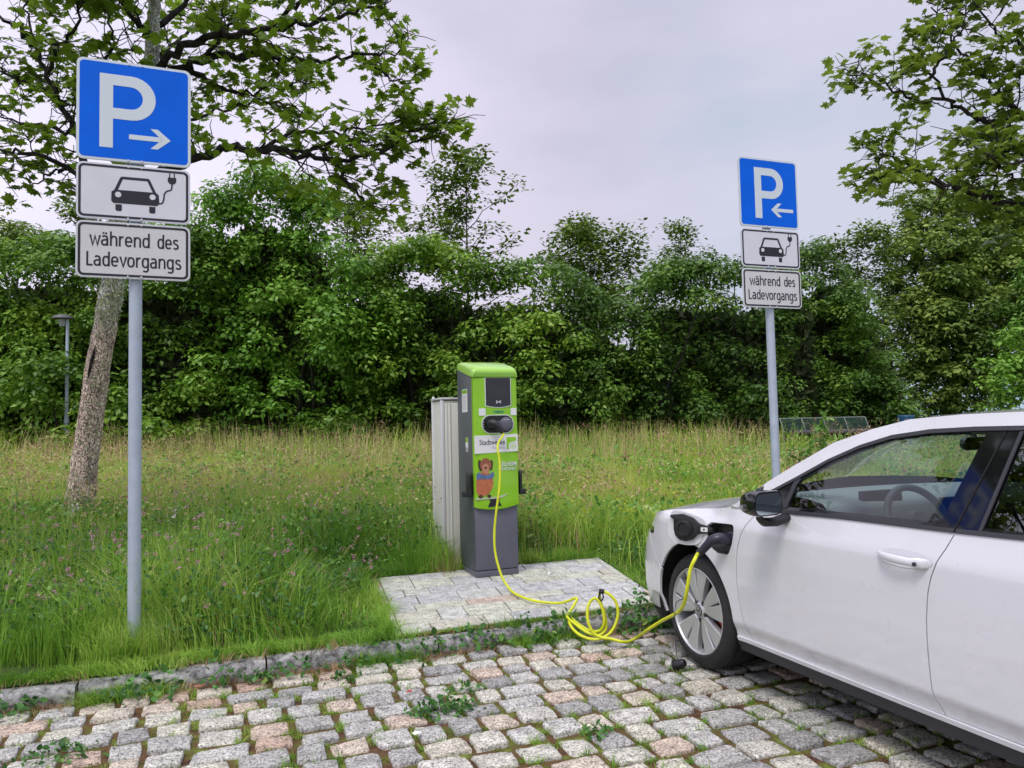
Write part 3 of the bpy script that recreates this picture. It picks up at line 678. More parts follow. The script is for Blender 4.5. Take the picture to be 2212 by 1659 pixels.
    # white band with name and emblem
    bd = flat('name_band', [(.003, 1.012), (W-.003, 1.024), (W-.003, 1.168), (.003, 1.160)], fr, .014, f+.0005, M['sticker'], t)
    textobj('name', 'Stadtwerke', (.044, 1.082, .268, 1.127), fr, f+.0005, M['print_dark'], bd, bold=.012)
    textobj('town_name', 'Kelheim', (.158, 1.046, .268, 1.072), fr, f+.0005, M['print_grey'], bd, sp=1.25)
    lg = flat('emblem', [(.282, 1.043), (.300, 1.043), (.300, 1.075), (.312, 1.098), (.335, 1.106), (.368, 1.110), (.368, 1.142), (.282, 1.142)], fr, f+.0005, f+.0013, M['green'], bd)
    flat('emblem_columns', [[(x, 1.044), (x+.005, 1.044), (x+.005, 1.083), (x, 1.083)] for x in (.314, .329, .344, .359)]+[[(.316, 1.090), (.368, 1.093), (.368, 1.097), (.322, 1.095)]], fr, f+.0005, f+.0013, M['green'], bd)
    textobj('campaign_text', 'KELHEIM', (.212, .903, .366, .938), fr, f, M['sticker'], t, bold=.012, thick=.0015)
    textobj('campaign_text', 'LADEPUNKT', (.212, .868, .366, .893), fr, f, M['sticker'], t, bold=.0, thick=.0015)
    flat('board_picture', [(.006, .636), (.20, .640), (.245, .650), (.275, .668), (.278, .676), (.240, .662), (.19, .652), (.006, .648)], fr, .016, f+.0005, M['paver'] if False else M['beige'], t)
    flat('board_picture_wheels', [(.115, .634), (.215, .638), (.205, .615), (.225, .585), (.225, .578), (.110, .572), (.118, .600), (.132, .618)], fr, .016, f+.0005, M['sign_black'], t)
    # plain picture of a brown dog with a blue neckerchief on the lower front
    H0_, H1_ = .016, f+.0006
    def ell(cx, cy, rx, ry, n=20, rot=0): return [(cx+rx*math.cos(2*PI*k/n)*math.cos(rot)-ry*math.sin(2*PI*k/n)*math.sin(rot), cy+rx*math.cos(2*PI*k/n)*math.sin(rot)+ry*math.sin(2*PI*k/n)*math.cos(rot)) for k in range(n)]
    dog = flat('dog_picture', [(.012, .800), (.012, .700), (.030, .672), (.060, .662), (.095, .672), (.125, .690), (.150, .730), (.160, .775), (.150, .815), (.120, .850), (.060, .860), (.020, .840)], fr, H0_-.012, H1_, M['dog_body'], t)
    for q_ in ((.046, .915, .015, .046, .12), (.142, .915, .014, .044, -.12)): flat('ear', ell(q_[0], q_[1], q_[2], q_[3], rot=q_[4]), fr, H0_, H1_+.0006, M['dog_dark'], dog)
    flat('head', ell(.094, .920, .048, .055), fr, H0_, H1_+.0012, M['dog_head'], dog)
    flat('muzzle', ell(.093, .885, .030, .044), fr, H0_, H1_+.0018, M['dog_muzzle'], dog)
    for nm_, q_ in (('nose', (.093, .895, .011, .010)), ('eye', (.072, .942, .005, .006)), ('eye', (.116, .942, .005, .006))): flat(nm_, ell(*q_), fr, H0_, H1_+.0024, M['dog_dark'], dog)
    flat('neckerchief', [(.014, .835), (.030, .862), (.060, .842), (.095, .832), (.130, .842), (.155, .862), (.168, .835), (.150, .808), (.110, .800), (.060, .806), (.014, .800)], fr, H0_, H1_+.0024, M['dog_blue'], dog)
    for q_ in (.045, .120): flat('paw', ell(q_, .661, .017, .014), fr, H0_-.012, H1_+.0012, M['dog_dark'], dog)
    # cable holders on both sides
    for s, x0 in ((-1, 0.), (1, W)):
        mb = MB(); ez2 = AX*s; oo = o+ex*x0
        mb.prism([(.03, .690), (.05, .665), (.13, .655), (.16, .68), (.16, .80), (.13, .845), (.03, .855), (.02, .84)], oo, BX, Z, ez2, 0, .02)
        mb.prism([(.00, .70), (.02, .68), (.075, .675), (.09, .70), (.085, .85), (.02, .862), (.0, .84)], oo, BX, Z, ez2, .02, .045)
        mb.prism([(-.004, .66), (.10, .655), (.11, .70), (-.004, .705)], oo, BX, Z, ez2, .02, .075)
        mb.build('cable_holder', M['black_plastic'], t, bevel=.006)
    # labels on the left side
    sf = (o+BX*D, -BX, Z, -AX)
    st = flat('info_sticker', rrect(.135, 1.36, .285, 1.555, .008), sf, 0, .0012, M['sticker'], t)
    flat('sticker_header', rrect(.142, 1.518, .278, 1.549, .004), sf, .0012, .002, M['green'], st)
    mb = MB()
    for k in range(9):
        mb.prism([(.150, 1.50-k*.014), (.15+(.11 if k % 3 else .08), 1.50-k*.014), (.15+(.11 if k % 3 else .08), 1.503-k*.014), (.150, 1.503-k*.014)], *sf, .0012, .0018)
    mb.build('fine_print', M['print_grey'], st)
    st = flat('small_sticker', rrect(.215, 1.06, .285, 1.145, .003), sf, 0, .0012, M['sticker'], t)
    flat('sticker_header', rrect(.217, 1.105, .283, 1.143, .002), sf, .0012, .0018, M['green'], st)
    flat('small_label', [[(.22, 1.045), (.285, 1.045), (.285, 1.053), (.22, 1.053)], [(.22, 1.028), (.285, 1.028), (.285, 1.036), (.22, 1.036)]], sf, 0, .001, M['sticker'], t)
charging_station()
def distribution_cabinet():
    o = S(1.905, 6.70, gz(6.7)-.05); t = thing('distribution_cabinet', 'narrow beige and white metal cabinet standing directly behind the charging station', 'cabinet', tuple(o))
    mb = MB(); mb.box(o, AX, BX, Z, (.012, .012, 0), (.468, .318, 1.52)); mb.build('housing', M['cream'], t, bevel=.004)
    mb = MB()
    for x0, x1, y0, y1 in ((0, .030, 0, .030), (0, .03, .30, .33), (.45, .48, 0, .03), (.45, .48, .30, .33)): mb.box(o, AX, BX, Z, (x0, y0, 0), (x1, y1, 1.53))
    mb.build('corner_profile', M['alu'], t, bevel=.004)
    mb = MB(); mb.box(o, AX, BX, Z, (.036, -.004, .03), (.444, .011, 1.50)); mb.build('door', M['cream'], t, bevel=.003)
    mb = MB(); mb.box(o, AX, BX, Z, (.052, -.007, .03), (.060, -.0045, 1.50)); mb.box(o, AX, BX, Z, (.082, -.012, .03), (.088, -.0045, 1.50)); mb.build('door_rib', M['alu'], t)
    mb = MB(); mb.box(o, AX, BX, Z, (-.004, -.008, 1.531), (.484, .334, 1.548)); mb.build('lid', M['alu'], t, bevel=.004)
    mb = MB(); mb.lathe([(0, .022), (.008, .02), (.012, .01), (.012, 0)], o+AX*.014+BX*.30+Z*1.548, Z, 12); mb.build('lid_knob', M['white_plastic'], t, smooth=True)
distribution_cabinet()

# ------------------------------------------------------------ street lamp, bench, bin
def street_lamp():
    b = P(143.5, 968, 19); hd = P(133, 684, 19); gz_ = gz(21.7)-.1
    t = thing('street_lamp', 'slim grey park lamp with flat round head in front of the hedge', 'street lamp', (b[0], b[1], gz_))
    top = P(144, 690, 19)
    mb = MB(); mb.tube([np.array([b[0], b[1], gz_]), np.array([b[0], b[1], gz_+1.2]), np.array([b[0], b[1], gz_+1.25]), np.array([b[0], b[1], top[2]])], [.062, .062, .045, .038], 16); mb.build('pole', M['galv'], t, smooth=True)
    mb = MB(); c = np.array([b[0]-.12, b[1], top[2]]); mb.tube([np.array([b[0], b[1], top[2]-.15]), np.array([b[0]-.01, b[1], top[2]+.05])], .03, 12); mb.build('bracket', M['sill_dark'], t, smooth=True)
    mb = MB(); mb.lathe([(0, .13), (.08, .125), (.19, .09), (.235, .045), (.24, .02), (.22, .015), (.10, .0), (.0, 0)], c, Z, 32); mb.build('lamp_head', mat('grey_lamp_hood', (.10, .10, .105), .5), t, smooth=True, auto=60)
    mb = MB(); mb.lathe([(.09, .0), (.085, -.10), (.07, -.17), (0, -.18)], c, Z, 24); mb.build('lamp_glass', mat('frosted_lamp_glass', (.35, .36, .37), .3), t, smooth=True)
street_lamp()
def park_bench():
    l0 = P(1684, 905, 22); r0 = P(1868, 900, 22.6); ex = r0-l0; ex[2] = 0; Wd = np.linalg.norm(ex); ex /= Wd; bk = np.array([-ex[1], ex[0], 0])
    zg = gz(17.4)+.02; top = 1.43-zg; o = np.array([l0[0], l0[1], zg])
    t = thing('park_bench', 'long grey wire-mesh park bench in the tall grass before the hedge', 'bench', tuple(o), None)
    def q(x, y, z): return o+ex*x+bk*y+Z*z
    zs = .48
    for k in range(5):
        x = Wd*k/4
        mb = MB(); mb.tube(smoothline([q(x, 0, top), q(x, -.03, top-.05), q(x+.02, -.14, zs+.05), q(x+.02, -.2, zs), q(x+.02, -.5, zs+.01), q(x+.02, -.62, zs-.02), q(x+.02, -.60, zs-.14)], 4), .016, 8); mb.build('frame', M['bench'], t, smooth=True)
    mb = MB(); mb.tube([q(0, 0, top), q(Wd, 0, top)], .016, 8); mb.build('top_rail', M['bench'], t, smooth=True)
    mb = MB(); mb.tube([q(0, -.64, zs-.03), q(Wd+.7, -.64, zs-.03)], .08, 12); mb.tube([q(0, -.40, zs-.01), q(Wd+.7, -.40, zs-.01)], .05, 10); mb.build('seat', M['bench_roll'], t, smooth=True, auto=60)
    mb = MB(); n = 60
    for k in range(n): x = Wd*(k+.5)/n; mb.tube([q(x, -.02, top-.01), q(x, -.15, zs+.05)], .006, 4, False)
    for k in range(9): z = zs+.06+(top-zs-.08)*k/8; y = -.15+.13*k/8; mb.tube([q(0, y, z), q(Wd, y, z)], .006, 4, False)
    for k in range(12): mb.tube([q(0, -.18-.04*k, zs), q(Wd, -.18-.04*k, zs)], .008, 4, False)
    mb.build('wire_mesh', M['bench_mesh'], t)
    for x in (.04, Wd-.04):
        for y in (-.55, -.12):
            mb = MB(); mb.tube([q(x, y, zs), q(x, y, -.3)], .022, 8); mb.build('leg', M['bench'], t, smooth=True)
park_bench()
def litter_bin():
    c = P(1957, 905, 23.2); zg = gz(17.7); t = thing('litter_bin', 'round litter bin with crumpled blue bag beside the bench', 'litter bin', (c[0], c[1], zg))
    o = np.array([c[0], c[1], 0]); top = c[2]+.10
    mb = MB(); prof = []; n = 36; rings = []
    for i, (r, z) in enumerate(((.17, zg+.02), (.20, zg+.3), (.215, top-.06), (.235, top-.01), (.22, top+.01), (.19, top-.02), (.18, top-.15))):
        rings.append([o+np.array([math.cos(2*PI*k/n), math.sin(2*PI*k/n), 0])*(r*(1+.035*math.sin(5*k+i)+.02*math.sin(11*k)))+Z*(z+.012*math.sin(3*k+i)) for k in range(n)])
    mb.loft(rings, False); mb.build('bag', M['bin'], t, smooth=True, auto=80)
    mb = MB(); mb.tube([o+np.array([-.25, -.05, zg-.2]), o+np.array([-.25, -.05, top-.05])], .025, 8); mb.build('post', M['bench'], t, smooth=True)
    mb = MB(); mb.lathe([(.205, 0), (.225, 0), (.225, .25), (.205, .25), (.205, 0)], o+Z*(zg+.12), Z, 24); mb.build('holder', M['bench'], t, smooth=True)
litter_bin()
# small litter
def scrap(label, name, cat_, p, n, size, mt, curl=.3, seed=1):
    r = np.random.default_rng(seed); pts = []
    for k in range(n): a = 2*PI*k/n; q = size*(.6+.5*r.random()); pts.append((q*math.cos(a)*1.5, q*math.sin(a)*.8, size*curl*r.random()))
    vs = [(0, 0, size*.15)]+pts; top = [np.array(p)+np.array(v) for v in vs]; bot = [v-np.array([0, 0, .0012]) for v in top]; k = len(vs)
    fs = [(0, i, i % n+1) for i in range(1, n+1)]+[(k, k+i % n+1, k+i) for i in range(1, n+1)]+[(i, i+k, i % n+1+k, i % n+1) for i in range(1, n+1)]
    o = mk(name, top+bot if False else list(top)+list(bot), fs, mt); tag(o, label, cat_); return o
def gnd(px, py, z):
    d = fw+RV*(px-W0/2)/FP-UV*(py-H0/2)/FP; return np.array([0, 0, CH])+d*(z-CH)/d[2]
scrap('crumpled white paper lying on a cobble near the green weeds', 'paper_scrap', 'litter', gnd(900, 1585, .026), 7, .022, M['paper'], .5, 2)
scrap('curled white paper on the pale paved pad behind the cable', 'paper_scrap', 'litter', gnd(1192, 1242, gz(6.2)+.02), 8, .032, M['paper'], .9, 5)
scrap('red petal between two grey cobbles', 'flower_petal', 'petal', gnd(884, 1495, .02), 7, .014, M['poppy'], 1.2, 3)
scrap('orange red petal by the kerb weeds', 'flower_petal', 'petal', gnd(763, 1425, .05), 6, .012, M['poppy'], 1.2, 4)
scrap('brown dead leaf on the cobbles below the kerb', 'dead_leaf', 'leaf', gnd(432, 1484, .02), 9, .028, M['dead_leaf'], .7, 8)
# ------------------------------------------------------------ parked car
CO = np.array([.998, 4.414, .012]); CWD = 1.79
def _tab(pts, lo, hi, step=.01, sm=5):
    xs = np.arange(lo, hi+step, step); ys = np.interp(xs, [p[0] for p in pts], [p[1] for p in pts])
    k = 2*sm+1; yp_ = np.concatenate([ys[0]-(ys[sm:0:-1]-ys[0]), ys, ys[-1]-(ys[-2:-sm-2:-1]-ys[-1])]); return xs, np.convolve(yp_, np.ones(k)/k, 'valid')
side_p = _tab([(.1, .07), (.19, .055), (.25, .038), (.30, .026), (.345, .004), (.42, .0), (.55, -.006), (.70, -.006), (.80, -.001), (.835, .001), (.85, .004), (.96, .036), (1.10, .092), (1.25, .152), (1.40, .215), (1.6, .30)], .05, 1.6, .005, 2)
nose_p = _tab([(.1, .12), (.2, .04), (.28, .0), (.5, -.005), (.6, .010), (.68, .04), (.74, .085), (.80, .15), (.9, .27), (1.0, .40), (1.6, 1.0)], .05, 1.6, .005, 5)
rear_p = _tab([(.1, .10), (.3, .02), (.6, .0), (.85, .02), (.95, .05), (1.1, .13), (1.3, .26), (1.45, .40), (1.6, .5)], .05, 1.6, .005, 5)
# plan curve by arc length
fr_pts = [(-.2, .004), (-.35, .016), (-.50, .040), (-.62, .075), (-.72, .130), (-.795, .205), (-.84, .30), (-.865, .42), (-.88, .60), (-.885, .895)]
re_pts = [(2.6, .0), (2.9, .02), (3.1, .055), (3.25, .11), (3.33, .19), (3.37, .32), (3.39, .55), (3.40, .895)]
mid = [(x, .004*(x < 0)*0-.012*math.sin(PI*max(0, min(1, (x+.1)/2.7)))) for x in np.arange(-.15, 2.56, .15)]
pl = np.array([(p[0], p[1]) for p in fr_pts[::-1]]+mid+re_pts)
pl = np.array([q[:2] for q in smoothline([(*p, 0) for p in pl], 8)])
sg = np.concatenate([[0], np.cumsum(np.linalg.norm(np.diff(pl, axis=0), axis=1))]); i0 = np.argmin(abs(pl[:, 0])); sg = sg-sg[i0]+pl[i0, 0]
UMIN, UMAX = sg[0], sg[-1]
def sstep(a, b, x): t = min(1, max(0, (x-a)/(b-a))); return t*t*(3-2*t)
def inset(u, z):
    s = np.interp(z, *side_p)
    wn = 1-sstep(-.95, -.30, u); wr = sstep(2.75, 3.45, u)
    if u < .45: s = s+(1-sstep(-.1, .45, u))*(.10*sstep(.80, .93, z))           # wing top rolls in towards the bonnet
    if wn > 0: s = s*(1-wn)+np.interp(z, *nose_p)*wn
    if wr > 0: s = s*(1-wr)+np.interp(z, *rear_p)*wr
    d = math.hypot(u, z-.332)                                                     # slight lip round the wheel arches
    for c in (0, 2.63):
        d = math.hypot(u-c, z-.332)
        if .36 < d < .46: s -= .008*math.cos((d-.36)/.10*PI/2)**2
    return s
def plan(u):
    x = np.interp(u, sg, pl[:, 0]); y = np.interp(u, sg, pl[:, 1]); x2 = np.interp(u+.02, sg, pl[:, 0]); y2 = np.interp(u+.02, sg, pl[:, 1]); x1 = np.interp(u-.02, sg, pl[:, 0]); y1 = np.interp(u-.02, sg, pl[:, 1])
    t = np.array([x2-x1, y2-y1]); t /= np.linalg.norm(t)+1e-9; return np.array([x, y]), np.array([-t[1], t[0]])
def SL(u, z, off=0.):
    """local side surface; off > 0 goes outwards"""
    p, n = plan(u); i = inset(u, z)-off; return np.array([p[0]+n[0]*i, p[1]+n[1]*i, z])
def CW(l, mir=False):
    y = CWD-l[1] if mir else l[1]; return CO-BX*l[0]+AX*y+np.array([0, 0, l[2]])
def CWv(v): return -BX*v[0]+AX*v[1]+np.array([0, 0, v[2]])
T_pts = [(UMIN, .745), (-1.2, .75), (-.9, .765), (-.7, .79), (-.5, .825), (-.3, .857), (-.1, .88), (.1, .90), (.3, .925), (.38, .955), (.45, 1.00), (.50, 1.03), (.62, 1.10), (.749, 1.170), (.958, 1.277), (1.16, 1.338), (1.345, 1.378), (1.578, 1.393), (1.8, 1.398), (2.2, 1.392), (2.6, 1.368), (2.9, 1.34), (3.15, 1.30), (UMAX, 1.27)]
def TZ(u): return float(np.interp(u, [p[0] for p in T_pts], [p[1] for p in T_pts]))
car = thing('parked_car', 'white hatchback plugged in with yellow charging cable, charging flap open', 'car', tuple(CO))
def panel(name, outline, mt, off=0., holes=(), parent=None, mir=False, rim=.014, step=.05, fn=SL, rough_in=None):
    bm = bmesh.new()
    def loop(pts):
        d = []; n = len(pts)
        for i in range(n):
            a = np.array(pts[i]); b = np.array(pts[(i+1) % n]); k = max(1, int(np.linalg.norm(b-a)/.03))
            for j in range(k): d.append(a+(b-a)*j/k)
        vs = [bm.verts.new((p[0], p[1], 0)) for p in d]
        for i in range(len(vs)): bm.edges.new((vs[i], vs[(i+1) % len(vs)]))
    loop(outline)
    for h in holes: loop(h)
    bmesh.ops.triangle_fill(bm, use_beauty=True, use_dissolve=False, edges=bm.edges[:])
    xs = [v.co.x for v in bm.verts]; ys = [v.co.y for v in bm.verts]
    for ax, lo, hi in ((0, min(xs), max(xs)), (1, min(ys), max(ys))):
        st = step if ax == 0 else step*.6
        for k in range(int(lo/st)+(lo > 0), int(hi/st)+1):
            co = [0, 0, 0]; co[ax] = k*st; no = [0, 0, 0]; no[ax] = 1
            bmesh.ops.bisect_plane(bm, geom=bm.verts[:]+bm.edges[:]+bm.faces[:], plane_co=co, plane_no=no, dist=1e-5)
    bmesh.ops.remove_doubles(bm, verts=bm.verts[:], dist=1e-4)
    bm.verts.index_update()
    uv = [(v.co.x, v.co.y) for v in bm.verts]
    fs = [[v.index for v in f.verts] for f in bm.faces]
    be = []
    for e in bm.edges:
        if len(e.link_faces) == 1:
            f = e.link_faces[0]; vv = [v.index for v in f.verts]; a, b = e.verts[0].index, e.verts[1].index
            i = vv.index(a); be.append((a, b) if vv[(i+1) % len(vv)] == b else (b, a))
    bm.free()
    e_ = 2e-3; loc = []; nrm = []
    for u, z in uv:
        p = fn(u, z, off); du = fn(u+e_, z, off)-fn(u-e_, z, off); dz = fn(u, z+e_, off)-fn(u, z-e_, off)
        n = np.cross(du, dz); n /= np.linalg.norm(n)+1e-12; loc.append(p); nrm.append(n)
    ref = nrm[0]; cen = np.array([1.3, .895, .7])
    sgn = 1 if np.mean([np.dot(n, p-cen) for n, p in zip(nrm, loc)]) > 0 else -1
    nrm = [n*sgn for n in nrm]
    k = len(loc); V = [CW(p, mir) for p in loc]
    NW = [CWv(n*np.array([1, -1 if mir else 1, 1])) for n in nrm]
    F = []
    for f in fs:
        a, b, c = [V[i] for i in f[:3]]; g = np.cross(b-a, c-a)
        F.append(tuple(f) if np.dot(g, NW[f[0]]) > 0 else tuple(f[::-1]))
    nn = [[tuple(NW[i]) for i in f] for f in F]      # same order as the faces
    if rim:
        idx = {}
        for a, b in be:
            for q in (a, b):
                if q not in idx: idx[q] = len(V); V.append(V[q]-NW[q]*rim)
        for a, b in be: F.append((a, b, idx[b], idx[a])); nn.append(None)
    me = bpy.data.meshes.new(name); me.from_pydata([tuple(map(float, v)) for v in V], [], F); me.update()
    me.polygons.foreach_set('use_smooth', [q is not None for q in nn])
    ln = []
    for poly, q in zip(me.polygons, nn):
        if q is None: ln += [tuple(poly.normal)]*len(poly.vertices)
        else: ln += q
    me.normals_split_custom_set(ln)
    return link(name, me, mt, parent or car)
def arch(c, r, a0, a1, n=18): return [(c+r*math.cos(R(a0+(a1-a0)*k/n)), .328+r*math.sin(R(a0+(a1-a0)*k/n))) for k in range(n+1)]
AR = .372
door_f = [(.489, .272), (.462, .336), (.432, .45), (.421, .56), (.423, .662), (.437, .74), (.463, .807), (.505, .865), (.557, .915)]
door_r = [(1.667, .958), (1.64, .90), (1.609, .845), (1.583, .78), (1.57, .724), (1.558, .62), (1.556, .5), (1.558, .38), (1.563, .33), (1.589, .272)]
g = .0025
socket_hole = [(.165, .822), (.19, .838), (.35, .846), (.385, .846), (.398, .835), (.399, .80), (.385, .745), (.36, .695), (.345, .685), (.25, .682), (.205, .70), (.17, .735), (.155, .77), (.155, .80)]
front_door = None
for mir in (False, True):
    fenderU = [(-.405+0, .40)]
    # front bumper
    bump = [(-.372, .235), *arch(0, AR, 194, 152, 8), (-.46, .60), (-.56, .688), (-.75, .694), (-1.15, .69), (UMIN+.0, .655), (UMIN, .2)]
    panel('front_bumper', bump, M['white_paint'], mir=mir)
    fen = [(-.325, .518), *arch(0, AR, 149, -9, 30)[0:], (.440, .272), (.484, .272), *[(u-.0055, z) for u, z in door_f[1:]], (.578, .934), (.555, 1.02), (.50, 1.03), (.45, 1.00), (.38, .955), (.3, .925), (.1, .90), (-.1, .88), (-.3, .857), (-.5, .825), (-.7, .79), (-.9, .765), (-.88, .745), (-.60, .745), (-.47, .735), (-.455, .70), (-.54, .69), (-.45, .60)]
    panel('front_wing', fen[1:], M['white_paint'], holes=[] if mir else [socket_hole], mir=mir)
    panel('headlight', [(-.475, .728), (-.485, .742), (-.60, .742), (-.88, .742), (-.9, .762), (-1.2, .748), (-1.2, .70), (-.75, .698), (-.56, .693)], M['black_gloss'], off=-.004, mir=mir)
    panel('air_duct_trim', [(-.855, .30), (-.875, .30), (-.885, .56), (-.865, .56)], M['black_gloss'], off=.005, mir=mir, rim=.004)
    panel('grille', [(UMIN, .25), (-1.12, .25), (-1.0, .30), (-.98, .36), (-1.05, .46), (UMIN, .48)], M['black_plastic'], off=.004, mir=mir, rim=.004)
    panel('front_lip', [(UMIN, .14), (-.60, .15), (-.385, .19), (-.38, .232), (-.60, .199), (UMIN, .196)], M['sill_dark'], off=-.002, mir=mir)
    d = [*door_f, (.62, .945), (.742, .938), (1.1, .952), (1.667, .956), *door_r[1:]]
    fd = panel('front_door', d, M['white_paint'], mir=mir)
    rdp = [(u+.0055, z) for u, z in door_r][::-1]+[(1.95, .964), (2.30, .970), (2.55, .965), (2.52, .86), (2.40, .75), (2.30, .62), (2.23, .45), (2.20, .272)]
    rd = panel('rear_door', rdp, M['white_paint'], mir=mir)
    quarter = [(2.206, .272), (2.236, .45), (2.306, .618), (2.406, .745), (2.526, .857), (2.556, .97), (2.62, 1.06), (2.9, 1.20), (3.1, 1.25), (3.15, 1.30), (2.9, 1.34), (2.9, 1.34), (3.15, 1.30), (3.3, 1.25)]
    quarter = [(2.206, .272), (2.236, .45), (2.306, .618), (2.406, .745), (2.526, .857), (2.556, .97), (2.66, 1.03), (2.80, 1.15), (2.90, 1.335), (3.2, 1.27), (3.35, 1.10), (3.38, .98), (UMAX, .98), (UMAX, .22), (3.02, .24), *arch(2.63, AR, -12, 192, 36)]
    panel('rear_quarter', quarter, M['white_paint'], mir=mir)
    panel('rear_window', [(UMAX, .985), (3.385, .985), (3.36, 1.10), (3.25, 1.26), (UMAX, 1.26)], M['glass_dark'], mir=mir)
    # sill strips
    panel('sill_strip', [(.376, .250), (2.25, .246), (2.25, .265), (.374, .270)], M['white_paint'], off=.010, mir=mir, rim=.02)
    panel('sill_strip_lower', [(.366, .222), (2.26, .214), (2.26, .243), (.370, .247)], M['chrome'] if False else M['white_paint'], off=.0, mir=mir, rim=.02) if False else None
    panel('side_skirt', [(.362, .195), (2.27, .190), (2.26, .243), (.370, .248)], M['sill_dark'], off=.006, mir=mir, rim=.03)
    # roof side and pillar band, from the black window trim up to the roof
    trim = [(.504, 1.0), (.643, 1.050), (.773, 1.113), (.948, 1.202), (1.115, 1.269), (1.272, 1.313), (1.455, 1.337), (1.65, 1.346), (1.90, 1.349), (2.25, 1.335), (2.50, 1.30), (2.72, 1.235), (2.84, 1.16)]
    up = [(p[0], TZ(p[0])) for p in [(2.90, 0), (2.6, 0), (2.4, 0), (2.2, 0), (2.0, 0), (1.8, 0), (1.578, 0), (1.45, 0), (1.345, 0), (1.25, 0), (1.16, 0), (1.05, 0), (.958, 0), (.85, 0), (.749, 0), (.62, 0), (.561, 0)]]
    panel('roof_side', [*trim[1:], (2.88, 1.25), *up, (.583, .95), (.62, .95)], M['white_paint'], mir=mir)
    # black frame round the windows with the glass openings
    fr_o = [(.585, .935), (.625, .948), (.742, .945), (1.1, .957), (1.60, .962), (1.95, .968), (2.30, .974), (2.60, .985), (2.74, 1.04), (2.835, 1.155), *[(u, z-.003) for u, z in trim[::-1][1:]], (.585, 1.02)]
    gf = [(.765, .972), (1.1, .978), (1.590, .984), (1.606, 1.01), (1.700, 1.315), (1.697, 1.322), (1.64, 1.324), (1.461, 1.318), (1.278, 1.295), (1.122, 1.245), (.954, 1.176), (.86, 1.130), (.80, 1.098), (.79, 1.08)]
    gr = [(1.772, .985), (2.1, .990), (2.34, 1.0), (2.40, 1.05), (2.44, 1.15), (2.46, 1.268), (2.25, 1.308), (1.95, 1.326), (1.845, 1.326), (1.835, 1.31)]
    panel('window_frame', fr_o, M['black_gloss'], off=-.003, holes=[gf, gr], mir=mir, rim=.02)
    trimband = trim[1:11]
    tb = [(u, z-.002) for u, z in trim[:12]]+[(u+.004, z-.016) for u, z in trim[:12]][::-1]
    panel('window_trim', tb, M['sill_dark'], off=.004, mir=mir, rim=.008)
    panel('window_trim', [(.735, .939), (1.1, .951), (1.664, .957), (1.668, .973), (1.1, .968), (.735, .957)], M['sill_dark'], off=.007, mir=mir, rim=.012)
    panel('window_trim', [(1.672, .957), (1.95, .964), (2.55, .972), (2.56, .987), (1.95, .980), (1.676, .973)], M['sill_dark'], off=.007, mir=mir, rim=.012)
    panel('pillar_seam', [(1.662, .974), (1.668, .974), (1.783, 1.333), (1.777, 1.333)], M['black_gap'], off=.0, mir=mir, rim=.004)
    panel('rear_window_seal', [(1.758, .975), (1.772, .975), (1.846, 1.328), (1.832, 1.328)], M['sill_dark'], off=.003, mir=mir, rim=.006)
    panel('front_window_seal', [(.735, .958), (.765, .965), (.79, 1.075), (.81, 1.106), (.79, 1.107), (.765, 1.085)], M['sill_dark'], off=.001, mir=mir, rim=.006)
    panel('side_window', gf, M['glass'], off=-.007, mir=mir, rim=0, step=.2)
    panel('rear_side_window', gr, M['glass_dark'], off=-.007, mir=mir, rim=0, step=.2)
    # dark shell behind the gaps
    shell = [(-.30, .60), *arch(0, AR+.01, 125, -8, 24), (2.20, .26), *arch(2.63, AR+.01, 190, 60, 16), (2.8, .95), (.56, .935), (.40, .94), (.2, .88), (-.25, .82)]
    panel('inner_shell', shell, M['black_gap'], off=-.022, holes=[] if mir else [[(u*1.06-.016, z*1.06-.047) for u, z in socket_hole]], mir=mir, rim=0, step=.2)
    # door handle on each door
    for hx in (1.345, 2.32):
        par = fd if hx < 2 else rd
        rings = []
        for k in range(17):
            t = k/16; x = hx+.235*t; z = .840-.010*t; o_ = .046*math.sin(PI*min(1, max(0, t*1.0)))**.45-.006
            hh = .0125+.004*math.sin(PI*t)+(.007*sstep(.72, .9, t)*(1-sstep(.96, 1.02, t))); th = .010
            c = SL(x, z, max(o_, -.004)); rings.append([CW(c+np.array([0, -th*math.cos(a) if True else 0, hh*math.sin(a)]), mir) for a in [2*PI*i/14 for i in range(14)]])
        mb = MB(); mb.loft(rings); h = mb.build('handle', M['white_paint'], par, smooth=True, auto=70)
        if not mir:
            mb = MB(); mb.lathe([(0, .001), (.0075, .001), (.0085, -.006)], CW(SL(hx+.206, .830, .0475)), -AX, 16); mb.build('key_cover', M['sill_dark'], h, smooth=True)
            mb = MB()
            rg = []
            for q, dp in ((1.0, .0022), (.86, .0016), (.6, .0005)):
                rg.append([CW(SL(hx+.115+.135*q*math.cos(a), .836+.034*q*math.sin(a), dp)) for a in [2*PI*i/28 for i in range(28)]])
            mb.loft(rg); mb.build('handle_recess', mat('shallow_handle_recess', (.62, .63, .66), .35, coat=1.0), par, smooth=True, auto=80)

